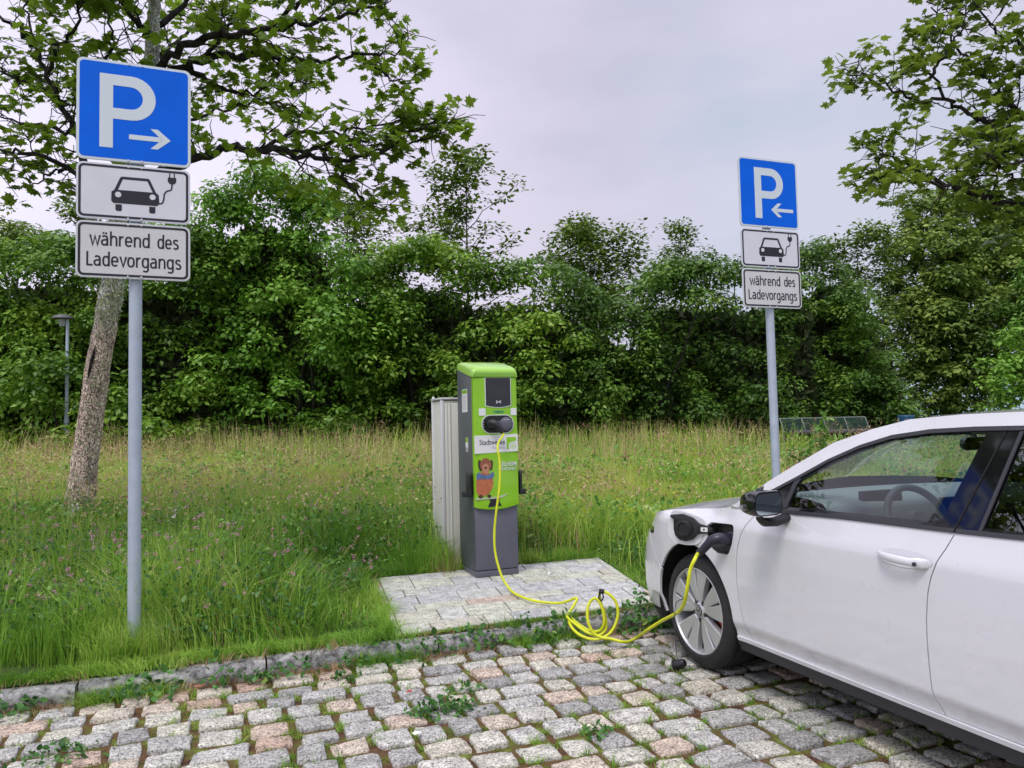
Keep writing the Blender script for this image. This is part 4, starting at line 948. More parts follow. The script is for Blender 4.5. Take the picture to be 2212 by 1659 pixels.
# top surfaces: bonnet, windscreen, roof
def topc(u):
    """centre-line point for an edge parameter"""
    xc = np.interp(u, [UMIN, -1.1, -.8, -.4, 0, .38, .45, .6, .8, 1.16, 1.6, 2.6, 2.9, 3.3, UMAX], [pl[0, 0]+.16, -.70, -.60, -.35, -.05, .22, .27, .42, .66, 1.07, 1.6, 2.6, 2.9, 3.15, 3.2])
    cr_ = np.interp(u, [UMIN, -.9, -.4, 0, .38, .6, 1.16, 1.5, 2.6, 3.1, UMAX], [.005, .03, .060, .066, .060, .050, .032, .028, .03, .02, 0]); return xc, cr_
def TOP(u, q, off=0.):
    e = SL(u, TZ(u)-.002); xc, cr_ = topc(u); w = q
    x = e[0]*(1-w**1.6)+xc*w**1.6; y = e[1]*(1-w)+CWD/2*w; z = e[2]+cr_*(1-(1-w)**2.4)
    return np.array([x, y, z+off])
for mir in (False, True):
    panel('bonnet', [(UMIN, .03), (-.9, .05), (-.5, .075), (-.1, .10), (.20, .125), (.30, .17), (.34, .30), (.35, 1.0), (UMIN, 1.0)], M['white_paint'], fn=TOP, mir=mir, rim=.012, step=.12)
    panel('wing_top', [(UMIN, 0), (.565, 0), (.545, .06), (.42, .13), (.32, .165), (.21, .12), (-.1, .093), (-.5, .068), (-.9, .044), (UMIN, .024)], M['white_paint'], fn=TOP, mir=mir, rim=.0, step=.1)
    panel('cowl', [(.30, .19), (.43, .13), (.47, .16), (.47, 1), (.355, 1), (.345, .30)], M['black_plastic'], off=-.012, fn=TOP, mir=mir, rim=0, step=.2)
    panel('windscreen', [(.45, .16), (.57, .085), (1.13, .065), (1.19, .12), (1.20, 1), (.45, 1)], M['glass'], off=-.004, fn=TOP, mir=mir, rim=0, step=.15)
    panel('roof_edge', [(.545, 0), (1.20, 0), (1.20, .065), (1.12, .063), (.575, .083), (.545, .09)], M['white_paint'], fn=TOP, mir=mir, rim=0.006, step=.1)
    panel('roof', [(1.20, 0), (UMAX, 0), (UMAX, 1), (1.205, 1), (1.195, .12), (1.20, .065)], M['white_paint'], fn=TOP, mir=mir, rim=.006, step=.15)
    panel('roof_lining', [(1.22, .02), (3.1, .02), (3.1, 1), (1.22, 1)], M['interior'], off=-.035, fn=TOP, mir=mir, rim=0, step=.2)
    panel('bonnet_liner', [(UMIN+.2, .05), (.36, .15), (.36, 1), (UMIN+.2, 1)], M['black_gap'], off=-.03, fn=TOP, mir=mir, rim=0, step=.3)
def cbox(mb, x0, x1, y0, y1, z0, z1): mb.box(CO, -BX, AX, Z, (x0, y0, z0), (x1, y1, z1))
mb = MB(); cbox(mb, .42, 2.18, .09, CWD-.09, .17, .50); cbox(mb, -.62, .42, .36, CWD-.36, .22, .78); cbox(mb, 2.18, 3.25, .36, CWD-.36, .22, .75); cbox(mb, 2.30, 3.1, .15, 1.64, .76, .93); mb.build('underbody', M['black_gap'], car)
for mir in (False, True):
    for cx in (0, 2.63):
        mb = MB(); n = 20; rr = []
        for y in (.022, .34): rr.append([CW(np.array([cx+.392*math.cos(R(-25+230*k/n)), y, .328+.392*math.sin(R(-25+230*k/n))]), mir) for k in range(n+1)])
        V = rr[0]+rr[1]; F = [(k, k+1, k+n+2, k+n+1) for k in range(n)]; c = len(V); V.append(CW(np.array([cx, .34, .2]), mir)); F += [(k+n+1, k+n+2, c) for k in range(n)]
        o = mk('wheel_arch_liner', V, F, M['black_gap'], car)
# cabin
mb = MB()
for y0, y1 in ((.30, .82), (.97, 1.49)):
    for x0 in (1.30, 2.12):
        mb.prism(rrect(0, 0, .50, .16, .05), CO-BX*(x0)+AX*y0+Z*.50, -BX, Z, AX, 0, y1-y0)
        a = R(22); bx = -BX*math.cos(PI/2-a)+Z*math.sin(PI/2-a); mb.prism(rrect(-.02, -.06, .62, .08, .06), CO-BX*(x0+.46)+AX*y0+Z*.58, bx, -(-BX)*math.cos(a)+Z*math.sin(a)*1.0, AX, 0, y1-y0)
        mb.prism(rrect(.66, -.05, .84, .05, .045), CO-BX*(x0+.46)+AX*(y0+.12)+Z*.58, bx, BX*math.cos(a)+Z*math.sin(a), AX, 0, .28)
mb.build('seat', M['interior'], car, bevel=.01)
V = []; xs = np.linspace(.36, .95, 9); F = []
dprof = [(.40, .985), (.50, 1.000), (.66, 1.012), (.82, 1.012), (.93, .992), (.96, .95), (.93, .86), (.90, .70), (.95, .55)]
ys = np.linspace(.10, CWD-.10, 12)
for y in ys:
    for x, z in dprof: V.append(CO-BX*(x-.03*math.sin(PI*(y-.1)/1.6))+AX*y+Z*(z+.012*math.sin(PI*(y-.1)/1.6)))
k = len(dprof)
for j in range(len(ys)-1):
    for i in range(k-1): a = j*k+i; F.append((a, a+1, a+k+1, a+k))
mk('dashboard', V, F, M['dash'], car, True)
mb = MB(); mb.box(CO-BX*.90+AX*.34+Z*.97, -BX, AX, Z, (0, 0, 0), (.02, .26, .07)); mb.box(CO-BX*.95+AX*.80+Z*.90, -BX, AX, Z, (0, 0, 0), (.02, .24, .09)); mb.build('instrument_screen', M['black_gloss'], car, bevel=.004)
def torus(mb, c, ax, r, t, n=40, m_=10, ecc=1.0):
    ax = np.array(ax)/np.linalg.norm(ax); u = AX; w = np.cross(ax, u); rings = []
    for k in range(n+1): a = 2*PI*k/n; d = u*math.cos(a)+w*math.sin(a)*ecc; rings.append([c+d*r+(d*math.cos(b)+ax*math.sin(b))*t for b in [2*PI*i/m_ for i in range(m_)]])
    mb.loft(rings, False)
sc_ = CO-BX*1.10+AX*.50+Z*.90; sa = -BX*math.cos(R(24))+Z*math.sin(R(24))
mb = MB(); torus(mb, sc_, sa, .178, .017, ecc=.97); w_ = np.cross(sa, AX)
mb.tube([sc_-AX*.165, sc_-sa*.02, sc_+AX*.165], .016, 8); mb.tube([sc_-sa*.02, sc_+w_*.165*(-1 if w_[2] > 0 else 1)], .018, 8); mb.lathe([(0, .02), (.05, .015), (.065, -.02), (.03, -.12), (.03, -.3)], sc_-sa*.0, sa, 20)
mb.build('steering_wheel', M['interior'], car, smooth=True, auto=60)
mb = MB(); mb.prism(rrect(-.12, -.032, .12, .032, .03), CO-BX*1.10+AX*.895+Z*1.255, AX, Z, -BX, 0, .03); mb.tube([CO-BX*1.10+AX*.895+Z*1.27, CO-BX*1.06+AX*.895+Z*1.325], .015, 6); mb.build('rear_view_mirror', M['black_gloss'], car, bevel=.006)
mb = MB()
for y0, y1 in ((.075, .10), (CWD-.10, CWD-.075)): cbox(mb, .62, 1.6, y0, y1, .45, .945); cbox(mb, 1.65, 2.4, y0, y1, .45, .955)
mb.build('door_lining', M['dash'], car)
# wing mirrors
for mir in (False, True):
    def ml(p): return CW(np.array(p), mir)
    rings = []
    for x, sy, sz, dy, dz in ((.700, .25, .25, -.02, -.012), (.710, .60, .52, -.01, -.008), (.732, .84, .78, -.004, -.004), (.762, .96, .94, 0, 0), (.79, 1.0, 1.0, 0, 0), (.835, 1.0, 1.0, 0, 0), (.846, .97, .96, 0, 0)):
        prof = rrect(-.104, -.062, .104, .066, .045, 5)
        rings.append([ml((x-.15*px*sy, -.140+px*.9*sy+dy, 1.000+pz*.9*sz+dz)) for px, pz in prof])
    mb = MB(); mb.loft(rings); h = mb.build('wing_mirror', M['black_gloss'], car, smooth=True, auto=50)
    rg = []
    prof = rrect(-.098, -.052, .094, .056, .038, 6); ctr_ = None
    mb = MB(); pts = [ml((.848-.15*px, -.140+px*.9, 1.0+pz*.9)) for px, pz in prof]; mb.add(pts, [tuple(range(len(pts)))]); mb.build('mirror_glass', M['mirror'], h)
    rg = [[ml((x+.035*s*math.cos(a), y+.0*s, z+.018*s*math.sin(a)-.02)) for a in [2*PI*i/12 for i in range(12)]] for x, y, z, s in ((.77, -.135, .945, .8), (.77, -.11, .928, 1.2), (.77, -.05, .925, 1.2), (.77, .06, .95, 1.1))]
    mb = MB(); mb.loft(rg); mb.build('mirror_foot', M['black_plastic'], h, smooth=True, auto=60)
    mb = MB(); mb.prism([(-.105, .0), (-.06, -.004), (-.06, .014), (-.105, .020)], ml((.722, -.150, .975)), (AX if not mir else -AX), Z, -BX, -.008, .05) ; mb.build('indicator_light', M['chrome'], h, bevel=.003)
# wheels
def wheel(cx, mir):
    c = CW(np.array([cx, .022, .318]), mir); ax = -AX if not mir else AX      # ax points outwards
    w = thing('wheel', None, None); w.parent = car; w.location = Vector(c)-car.location; del_ = None
    def wl(o): return o
    mb = MB(); prof = [(.238, -.002), (.250, .006), (.262, .004), (.285, .002), (.302, -.010), (.311, -.022), (.3165, -.032)]
    gr = []
    for k in range(4): z0 = -.045-.045*k; gr += [(.318, z0+.006), (.318, z0-.010), (.310, z0-.012), (.310, z0-.018), (.318, z0-.020)]
    prof += gr+[(.3165, -.205), (.305, -.222), (.28, -.230), (.24, -.225)]
    mb.lathe(prof, c, ax, 96); mb.build('tyre', M['rubber'], w, smooth=True, auto=35)
    mb = MB(); mb.lathe([(.2385, -.012), (.240, .001), (.236, .003), (.232, .0), (.229, -.012), (.222, -.06), (.215, -.20)], c, ax, 80); rim = mb.build('rim', M['alloy'], w, smooth=True, auto=40)
    ex = -BX if not mir else -BX; ey = Z
    mb = MB()
    for k in range(5):
        base_a = R(90-14+72*k+3)
        for da, sd_ in ((R(0), 1), (R(29), -1)):
            a = base_a+da
            d = np.array([math.cos(a), math.sin(a)]); t = np.array([-d[1], d[0]])
            def q(r, s, h): v = d*r+t*s; return c+ex*v[0]+ey*v[1]+ax*h
            # blade widening outwards with a raised edge
            s0 = .004*sd_
            out = [q(.050, -.018+s0, -.022), q(.050, .018+s0, -.022), q(.135, .032, -.012), q(.230, .052, -.012), q(.232, 0, -.010), q(.230, -.052, -.012), q(.135, -.032, -.012)]
            inn = [q(.055, -.011+s0, -.017), q(.055, .011+s0, -.017), q(.135, .026, -.008), q(.226, .045, -.0075), q(.228, 0, -.007), q(.226, -.045, -.0075), q(.135, -.026, -.008)]
            bk = [p-ax*.03 for p in out]; n = 7
            mb.add(inn+out+bk, [tuple(range(n))]+[(i, (i+1) % n, (i+1) % n+n, i+n) for i in range(n)]+[(i+n, (i+1) % n+n, (i+1) % n+2*n, i+2*n) for i in range(n)]+[tuple(range(2*n, 3*n))[::-1]])
    mb.lathe([(0, -.012), (.034, -.012), (.040, -.018), (.060, -.026), (.066, -.05)], c, ax, 40)
    mb.build('spokes', M['alloy'], w, smooth=True, auto=25)
    for k in range(5):
        a = R(90+36+72*k); p = c+ex*math.cos(a)*.052+ey*math.sin(a)*.052; mb = MB(); mb.lathe([(0, -.020), (.008, -.018), (.0125, -.018), (.0125, -.03)], p, ax, 12)
        mb.build('wheel_bolt', M['alloy_dark'], w, smooth=True)
    mb = MB(); mb.lathe([(0, -.008), (.029, -.008), (.033, -.0095), (.034, -.014)], c, ax, 32); hc = mb.build('hub_cap', M['alloy_dark'], w, smooth=True)
    mb = MB(); fr = (c, ex if mir else -ex*-1, ey, ax)
    ex2 = -BX*(1 if mir else -1)*-1
    def st(p, q_, wd=.0028):
        p = np.array(p); q_ = np.array(q_); d = q_-p; nn_ = np.array([-d[1], d[0]])/np.linalg.norm(d)*wd/2
        mb.prism([p+nn_, p-nn_, q_-nn_, q_+nn_], c, -BX, Z, ax, -.0085, -.0068)
    st((-.014, .020), (0, .003)); st((0, .003), (.014, .020)); st((-.022, .010), (-.010, -.019)); st((-.010, -.019), (0, -.003)); st((0, -.003), (.010, -.019)); st((.010, -.019), (.022, .010))
    for k in range(28):
        a0, a1 = 2*PI*k/28, 2*PI*(k+1)/28; mb.prism([(r*math.cos(a), r*math.sin(a)) for r, a in ((.0245, a0), (.0275, a0), (.0275, a1), (.0245, a1))], c, -BX, Z, ax, -.0085, -.0068)
    mb.build('emblem', M['chrome'], hc)
    mb = MB(); mb.lathe([(.06, -.075), (.150, -.075), (.150, -.095), (.06, -.095)], c, ax, 40); mb.lathe([(.0, -.06), (.07, -.06), (.075, -.10)], c, ax, 24); mb.build('brake_disc', M['steel'], w, smooth=True, auto=30)
    mb = MB(); mb.prism([(r*math.cos(R(a)), r*math.sin(R(a))) for r, a in [(.105, a) for a in range(150, 206, 8)]+[(.165, a) for a in range(204, 148, -8)]], c, -ex, ey, ax, -.11, -.055); mb.build('brake_caliper', M['red'], w, bevel=.005)
    mb = MB(); mb.lathe([(.0, -.15), (.225, -.15)], c, ax, 40); mb.build('wheel_inside', M['black_gap'], w)
for cx in (0, 2.63):
    for mir in (False, True): wheel(cx, mir)
# charging port and flap
def charge_port():
    hole = socket_hole; n = len(hole); rings = []
    for off, s in ((-.003, 1.02), (-.035, .98), (-.055, .90)): cxy = np.array([.285, .77]); rings.append([CW(SL(*(cxy+(np.array(p)-cxy)*s), off)) for p in hole])
    mb = MB(); mb.loft(rings, False); k = len(mb.v); mb.f.append(tuple(range(2*n, 3*n))); o = mb.build('charging_port', M['black_plastic'], car, smooth=True, auto=40)
    mb = MB(); c = CW(SL(.34, .765, -.05)); mb.lathe([(.0, .012), (.028, .012), (.030, .022), (.036, .022), (.038, .0)], c, -AX, 28); mb.build('socket', M['anthracite'], o, smooth=True, auto=35)
    mb = MB(); mb.box(CW(SL(.385, .715, -.020)), -BX, AX, Z, (-.003, -.004, -.015), (.003, .004, .015)); mb.build('status_light', M['white_plastic'], o)
    # flap, hinged at the front of the opening and swung forward
    hx = np.array([.150, -.012, .795]); th = R(160)         # opened angle
    fx = np.array([-math.cos(R(30)), -math.sin(R(30)), 0])    # along the flap, away from the hinge
    fy = np.array([0.05, 0.0, 1.]); fy /= np.linalg.norm(fy)
    nn = np.cross(fx, fy); nn = -nn if nn[1] > 0 else nn     # outward-facing side = inner face of the flap
    def q(a, b, h): return CW(hx+fx*a+fy*b+nn*h)
    out = [(.015, -.045), (.03, -.075), (.06, -.092), (.12, -.098), (.19, -.085), (.222, -.05), (.230, 0), (.218, .062), (.20, .088), (.165, .095), (.08, .078), (.02, .058), (.0, .035), (.0, -.02)]
    out = [tuple(p[:2]) for p in smoothline([(*p, 0) for p in out+[out[0]]], 3)[:-1]]; cen = np.array([.115, 0])
    n = len(out); rg = [[q(*(cen+(np.array(p)-cen)*s), h) for p in out] for s, h in ((.93, -.030), (.985, -.026), (1.0, -.018), (.985, -.012))]
    mb = MB(); mb.loft(rg); fl = mb.build('charging_flap', M['white_paint'], car, smooth=True, auto=55)
    blk = [(-.055, -.012), (-.05, .012), (.03, .028), (.07, .060), (.13, .078), (.20, .070), (.208, .06), (.185, .045), (.185, -.01), (.175, -.045), (.15, -.068), (.11, -.074), (.07, -.062), (.04, -.030), (.0, -.022)]
    mb = MB(); mb.prism(blk, CW(hx), CWv(fx), CWv(fy), CWv(nn), -.014, .006); mb.build('flap_liner', M['black_plastic'], fl, bevel=.003)
    mb = MB(); mb.lathe([(0, .010), (.030, .010), (.033, .016), (.040, .016), (.043, .010), (.050, .008), (.052, -.004)], q(.118, -.002, .006), CWv(nn), 32); mb.build('socket_cap', M['black_plastic'], fl, smooth=True, auto=35)
    mb = MB(); mb.prism(rrect(-.022, -.012, .018, .012, .004), CW(hx), CWv(fx), CWv(fy), CWv(nn), .0065, .0085); fl2 = mb.build('hinge_label', M['sticker'], fl)
    mb = MB(); mb.prism(rrect(-.006, -.005, .004, .005, .003), CW(hx), CWv(fx), CWv(fy), CWv(nn), .0085, .0095); mb.build('screw', M['sign_black'], fl)
charge_port()

# ------------------------------------------------------------ charging cable
def charging_cable():
    so_ = S(1.992, 6.05, gz(6.05)+.018)
    fx = lambda x, z, f: so_+AX*x+Z*z-BX*f
    st = fx(.216, 1.170, .13)
    t = thing('charging_cable', 'yellow-green charging cable looping from the station to the white car', 'cable', tuple(gnd(1290, 1385, .03)))
    r = .0095
    body = [fx(.211, 1.185, .115), fx(.215, 1.16, .135), P(1075, 962, 6.12), P(1079.5, 1000, 6.08), P(1079, 1050, 6.05), P(1072, 1105, 6.03), P(1068, 1150, 6.02), P(1070, 1195, 6.0), P(1082, 1240, 5.97), P(1096, 1266, 5.92),
            gnd(1112, 1282, gz(5.6)+.032), gnd(1150, 1297, gz(5.5)+.030), gnd(1200, 1303, gz(5.3)+.030), P(1225, 1299, 5.40), P(1240, 1293, 5.36), P(1246.5, 1293.5, 5.33), P(1240, 1307, 5.30), P(1231, 1322, 5.24), P(1228.5, 1338, 5.15), P(1234, 1354, 5.05), P(1250, 1370, 4.98), P(1272, 1379.5, 4.93), P(1294, 1380, 4.91),
            P(1315, 1370, 4.92), P(1329, 1350, 4.93), P(1335, 1325, 4.94), P(1330, 1300, 4.95), P(1316, 1284, 4.96), P(1301, 1277.5, 4.97), P(1295, 1283, 4.99), P(1297, 1300, 5.00), P(1304, 1320, 4.99), P(1309, 1345, 4.98), P(1307, 1362, 4.97), P(1292, 1373, 4.97), P(1270, 1367, 4.99), P(1245, 1350, 5.06), P(1227, 1335, 5.13),
            P(1226, 1328, 5.18), P(1236, 1337, 5.17), P(1252, 1350, 5.10), P(1275, 1363, 5.02), P(1296, 1362, 4.98), P(1305, 1344, 4.955), P(1302, 1318, 4.96), P(1293, 1298, 4.97), P(1283, 1293, 4.975), P(1273, 1303, 4.97), P(1268.5, 1325, 4.95), P(1272, 1348, 4.93), P(1283, 1368, 4.915), P(1300, 1377, 4.90), P(1320, 1380, 4.885), P(1342, 1386, 4.86)]
    body += [gnd(1358, 1386, .032), gnd(1375, 1378, .034), P(1400, 1360, 4.62), P(1430, 1341, 4.45), P(1462, 1324, 4.20), P(1476, 1308, 4.05)]
    L_ = lambda s, lat, z: CO-BX*s+AX*lat+Z*(z-.012)
    body += [P(1482, 1285, 3.99), P(1487, 1255, 3.97), P(1492, 1228, 3.97), P(1502, 1206, 3.98), L_(.248, -.125, .70), L_(.27, -.115, .712)]
    pts = smoothline(body, 6)
    mb = MB(); mb.tube(pts, r, 10); mb.build('cable', M['cable'], t, smooth=True, auto=60)
    # plug at the station
    mb = MB(); rg = []
    for p, rr_ in ((fx(.138, 1.258, .034), .040), (fx(.140, 1.258, .060), .041), (fx(.148, 1.262, .085), .036), (fx(.165, 1.254, .105), .026), (fx(.188, 1.222, .115), .022), (fx(.206, 1.192, .120), .019), (fx(.212, 1.178, .125), .013)): rg.append((p, rr_))
    mb.tube([p for p, _ in rg], [q for _, q in rg], 18); mb.build('station_plug', M['black_plastic'], t, smooth=True, auto=60)
    # plug at the car
    mb = MB(); rg = [(L_(.345, -.0, .775), .034), (L_(.345, -.035, .778), .034), (L_(.342, -.062, .782), .033), (L_(.325, -.085, .775), .028), (L_(.30, -.10, .750), .023), (L_(.275, -.112, .722), .021), (L_(.255, -.122, .705), .020), (L_(.246, -.126, .697), .015)]
    mb.tube(smoothline([p for p, _ in rg], 3), np.interp(np.linspace(0, 7, 22), range(8), [q for _, q in rg]), 18); mb.tube([L_(.335, -.075, .80), L_(.31, -.10, .785), L_(.305, -.104, .772)], .010, 8)
    mb.build('car_plug', M['anthracite'] if False else mat('dark_plum_plug', (.022, .02, .035), .4), t, smooth=True, auto=60)
    # clip on top of the coil, tie and dust cap on a string
    c = P(1299, 1281, 4.97); mb = MB(); mb.tube([c+np.array([-.014, 0, .014]), c+np.array([.016, 0, .008])], .016, 12); mb.tube(smoothline([c+np.array([-.008, 0, 0]), c+np.array([-.018, .0, -.03]), c+np.array([-.002, 0, -.048]), c+np.array([.012, 0, -.025]), c+np.array([.006, 0, 0])], 4), .005, 6); mb.build('cable_clip', M['black_plastic'], t, smooth=True)
    a = P(1479, 1294, 4.02); mb = MB(); torus(mb, a, np.array([.2, 0, 1.]), .011, .0022, 20, 6); mb.build('cable_tie', M['sign_black'], t, smooth=True)
    cap = gnd(1468, 1437, .03); cap[2] = .036
    mb = MB(); mb.tube(smoothline([a, P(1466, 1297, 4.02), P(1459, 1308, 4.02), P(1458, 1340, 4.0), P(1459, 1380, 3.96), P(1461, 1410, 3.93), cap+np.array([-.01, 0, .03])], 5), .0022, 6); mb.build('cap_string', M['sign_black'], t, smooth=True)
    mb = MB(); mb.lathe([(0, .035), (.020, .035), (.026, .02), (.028, -.02), (.033, -.022), (.033, -.034), (.022, -.034), (.020, -.01), (0, -.01)], cap, (.7, -.5, .35), 24); mb.build('dust_cap', M['black_plastic'], t, smooth=True, auto=40)
charging_cable()
# ------------------------------------------------------------ foliage materials
M['leaf_hedge'] = leafmat('hedge_leaf', [(0, (.065, .14, .016)), (.4, (.13, .265, .024)), (.75, (.22, .385, .036)), (1, (.38, .53, .07))], .45, .33, .45, big=.45)
M['leaf_dark'] = leafmat('dark_hedge_leaf', [(0, (.050, .11, .014)), (.5, (.095, .205, .022)), (.9, (.18, .32, .034)), (1, (.35, .46, .07))], .45, .33, .45, big=.5)
M['leaf_bright'] = leafmat('bright_leaf', [(0, (.09, .22, .022)), (.5, (.17, .36, .035)), (1, (.30, .50, .07))], .45, .3, .4, big=.6)
M['leaf_maple'] = leafmat('maple_leaf', [(0, (.10, .16, .016)), (.35, (.17, .27, .02)), (.7, (.23, .38, .028)), (1, (.34, .50, .05))], .4, .45, .4, big=.9)
M['leaf_maple_dark'] = leafmat('maple_leaf_dark', [(0, (.08, .13, .016)), (.5, (.14, .22, .022)), (1, (.26, .36, .045))], .4, .42, .4, big=.8)
M['leaf_olive'] = leafmat('olive_green_leaf', [(0, (.09, .15, .03)), (.5, (.17, .27, .045)), (.85, (.27, .37, .07)), (1, (.38, .45, .11))], .5, .25, .3, big=.5)
M['leaf_thin'] = leafmat('thin_tree_leaf', [(0, (.075, .13, .018)), (.6, (.14, .23, .028)), (1, (.26, .36, .05))], .45, .25, .4)
M['leaf_lime'] = leafmat('lime_green_leaf', [(0, (.07, .17, .02)), (.5, (.13, .28, .04)), (1, (.24, .40, .07))], .45, .35, .4)
M['weed'] = leafmat('weed_leaf', [(0, (.03, .09, .018)), (.5, (.055, .17, .03)), (.9, (.10, .26, .045)), (1, (.24, .34, .06))], .45, .25, .4)
M['grass'] = leafmat('green_grass', [(0, (.09, .22, .022)), (.4, (.18, .37, .038)), (.72, (.30, .50, .06)), (.90, (.44, .58, .11)), (1, (.58, .52, .25))], .5, .3, .3, big=.7)
M['grass_far'] = leafmat('meadow_grass', [(0, (.19, .38, .04)), (.35, (.34, .53, .07)), (.7, (.52, .62, .12)), (.88, (.66, .64, .20)), (1, (.72, .60, .28))], .55, .3, .25, big=.5)
M['herb'] = leafmat('meadow_herb_leaf', [(0, (.08, .20, .03)), (.5, (.15, .33, .045)), (.9, (.26, .46, .08)), (1, (.46, .52, .16))], .5, .3, .35)
M['straw'] = leafmat('straw_grass', [(0, (.42, .34, .15)), (.5, (.58, .47, .22)), (1, (.70, .58, .32))], .6, .3, .25)
M['rust'] = leafmat('rusty_seed_heads', [(0, (.36, .22, .12)), (1, (.55, .38, .22))], .6, .2, .25)
M['moss'] = leafmat('moss_tuft', [(0, (.06, .09, .012)), (.5, (.11, .17, .02)), (1, (.20, .27, .03))], .8, .2, .1)
M['clover_pink'] = leafmat('pink_clover_head', [(0, (.55, .22, .36)), (.55, (.72, .42, .55)), (.85, (.50, .22, .18)), (1, (.30, .13, .09))], .6, .2, .2)
M['yellow'] = leafmat('yellow_flower', [(0, (.50, .42, .02)), (1, (.75, .68, .05))], .6, .3, .2)
M['white_flower'] = leafmat('white_umbel', [(0, (.65, .65, .60)), (1, (.8, .8, .78))], .7, .2, .2)

# ------------------------------------------------------------ trees
def lumpy_leaves(clumps, per_area, lsize, tmpl=KITE, up=.5, shell=.45, flat_=.8, jit=.9):
    """leaf clusters over lumpy blobs: clumps rows x y z r ; leaves sit near the surface of each blob"""
    ps = []; ns = []
    for x, y, z, r in clumps:
        n = max(8, int(per_area*4*PI*r*r*.6)); d = unit(n); d[:, 2] = np.where(d[:, 2] < -.35, -d[:, 2], d[:, 2])
        rad = r*(1-shell*rng.random(n)**1.6)*(1+.22*np.sin(4.1*d[:, 0]+x*3)*np.sin(3.7*d[:, 1]+z*2)+.12*np.sin(9*d[:, 2]+y*5))
        p = d*rad[:, None]*np.array([1, 1, flat_])+np.array([x, y, z]); ps.append(p); ns.append(d)
    p = np.concatenate(ps); d = np.concatenate(ns); n = len(p)
    nr = d*.7+unit(n)*jit*.6+np.array([0, 0, up]); nr /= np.linalg.norm(nr, axis=1, keepdims=True)
    tip = unit(n)+d*.5+np.array([0, 0, -.35]); tip -= nr*np.sum(tip*nr, 1, keepdims=True)
    s = lsize*rng.uniform(.5, 1.4, n); return scatter(tmpl, p, frames(tip, nr), s)
def wander(a, b, n=7, amp=.06):
    a = np.array(a, float); b = np.array(b, float); L0 = np.linalg.norm(b-a); pts = []
    off = rng.normal(size=(n+1, 3)).cumsum(0)*amp*L0/n**.5*.8; off -= np.linspace(0, 1, n+1)[:, None]*off[-1]
    return [a+(b-a)*k/n+off[k] for k in range(n+1)]
def bush(name, label, cat_, base, tops, Y0, thick, lsize, mt, dens=60, rr=(.35, .72), group=None, fill=1.0, low=1000, stemm='bark_dark', core=True, n=None, gap=0, tmpl=KITE, zmin=None):
    """tops: list of (px, py) of the upper outline at distance Y0; filled downwards with lumpy clumps"""
    xs = [t[0] for t in tops]; t = thing(name, label, cat_, tuple(base), group)
    x0, x1 = xs[0], xs[-1]; wm = (x1-x0)/FP*Y0; cl = []
    if zmin is None: zmin = gz(Y0)+.1
    hm = max(P(x, y, Y0)[2] for x, y in tops)-zmin
    n = n or int(fill*wm*hm*6.6)
    top_at = lambda x: P((x/Y0*FP)+W0/2, np.interp(x/Y0*FP+W0/2, xs, [q[1] for q in tops]), Y0)[2]
    bigs = []
    for k in range(int(wm*hm/1.25)+4):
        R_ = rng.uniform(.65, 1.25); px = rng.uniform(x0, x1); x = (px-W0/2)/FP*Y0; tp = top_at(x); z = tp-R_*.95 if k % 3 == 0 else rng.uniform(zmin+.2, max(zmin+.4, tp-R_)); bigs.append((x, Y0+rng.uniform(.35, .35+thick*.6), z, R_))
    for k in range(n):
        r = rng.uniform(*rr)*.85
        if k % 7 < 3:
            x, y, z, R_ = bigs[rng.integers(len(bigs))]; d = unit(1)[0]; d[1] = -abs(d[1]) if rng.random() < .8 else d[1]; d[2] = abs(d[2]) if rng.random() < .7 else d[2]
            x, y, z = x+d[0]*R_, y+d[1]*R_*.8, z+d[2]*R_*.9
        else:
            x = (rng.uniform(x0, x1)-W0/2)/FP*Y0; z = rng.uniform(zmin, top_at(x)-r*.7) if k % 7 < 6 else top_at(x)-r*rng.uniform(.6, 1.6); y = Y0+thick*rng.uniform(.45, .95)
        z = max(zmin+r*.2, min(z, top_at(x)-r*.65+rng.normal()*.12)); cl.append((x, y, z, r))
    V, F = lumpy_leaves(cl, dens, lsize, tmpl)
    mkn('crown', V, F, M[mt], t)
    mb = MB()
    for k in range(max(3, int(wm*1.2))):
        c = cl[rng.integers(len(cl))]; b = np.array([base[0]+rng.normal()*wm*.18, Y0+thick*1.3, zmin-.4]); b[0] = c[0]*.6+b[0]*.4
        mb.tube(wander(b, c[:3], 6, .05), np.linspace(.07, .012, 7), 6)
    mb.build('trunk', M[stemm], t, smooth=True)
    if core:       # dark leaf-shaped cards painted as the hedge's inner shade, also closing sky gaps
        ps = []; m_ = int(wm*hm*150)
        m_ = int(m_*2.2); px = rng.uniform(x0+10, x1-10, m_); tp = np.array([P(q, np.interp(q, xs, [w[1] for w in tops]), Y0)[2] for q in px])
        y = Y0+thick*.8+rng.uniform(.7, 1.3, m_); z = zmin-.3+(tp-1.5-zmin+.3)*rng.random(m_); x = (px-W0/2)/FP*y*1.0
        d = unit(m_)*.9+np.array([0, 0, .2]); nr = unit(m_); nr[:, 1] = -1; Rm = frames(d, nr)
        V, F = scatter(KITE, np.stack([x, y, z], 1), Rm, rng.uniform(.28, .50, m_)); mkn('shade_backing', V, F, M['core'], t)
    return t
G = 'clipped hedge bushes closing off the meadow'
bush('hedge_bush', 'dark green hedge bush behind the street lamp at the left', 'hedge', P(180, 960, 19.5), [(-260, 470), (-60, 500), (20, 505), (60, 478), (130, 470), (210, 500), (300, 480), (380, 470), (440, 500)], 19.6, 1.5, .135, 'leaf_hedge', 72, group=G)
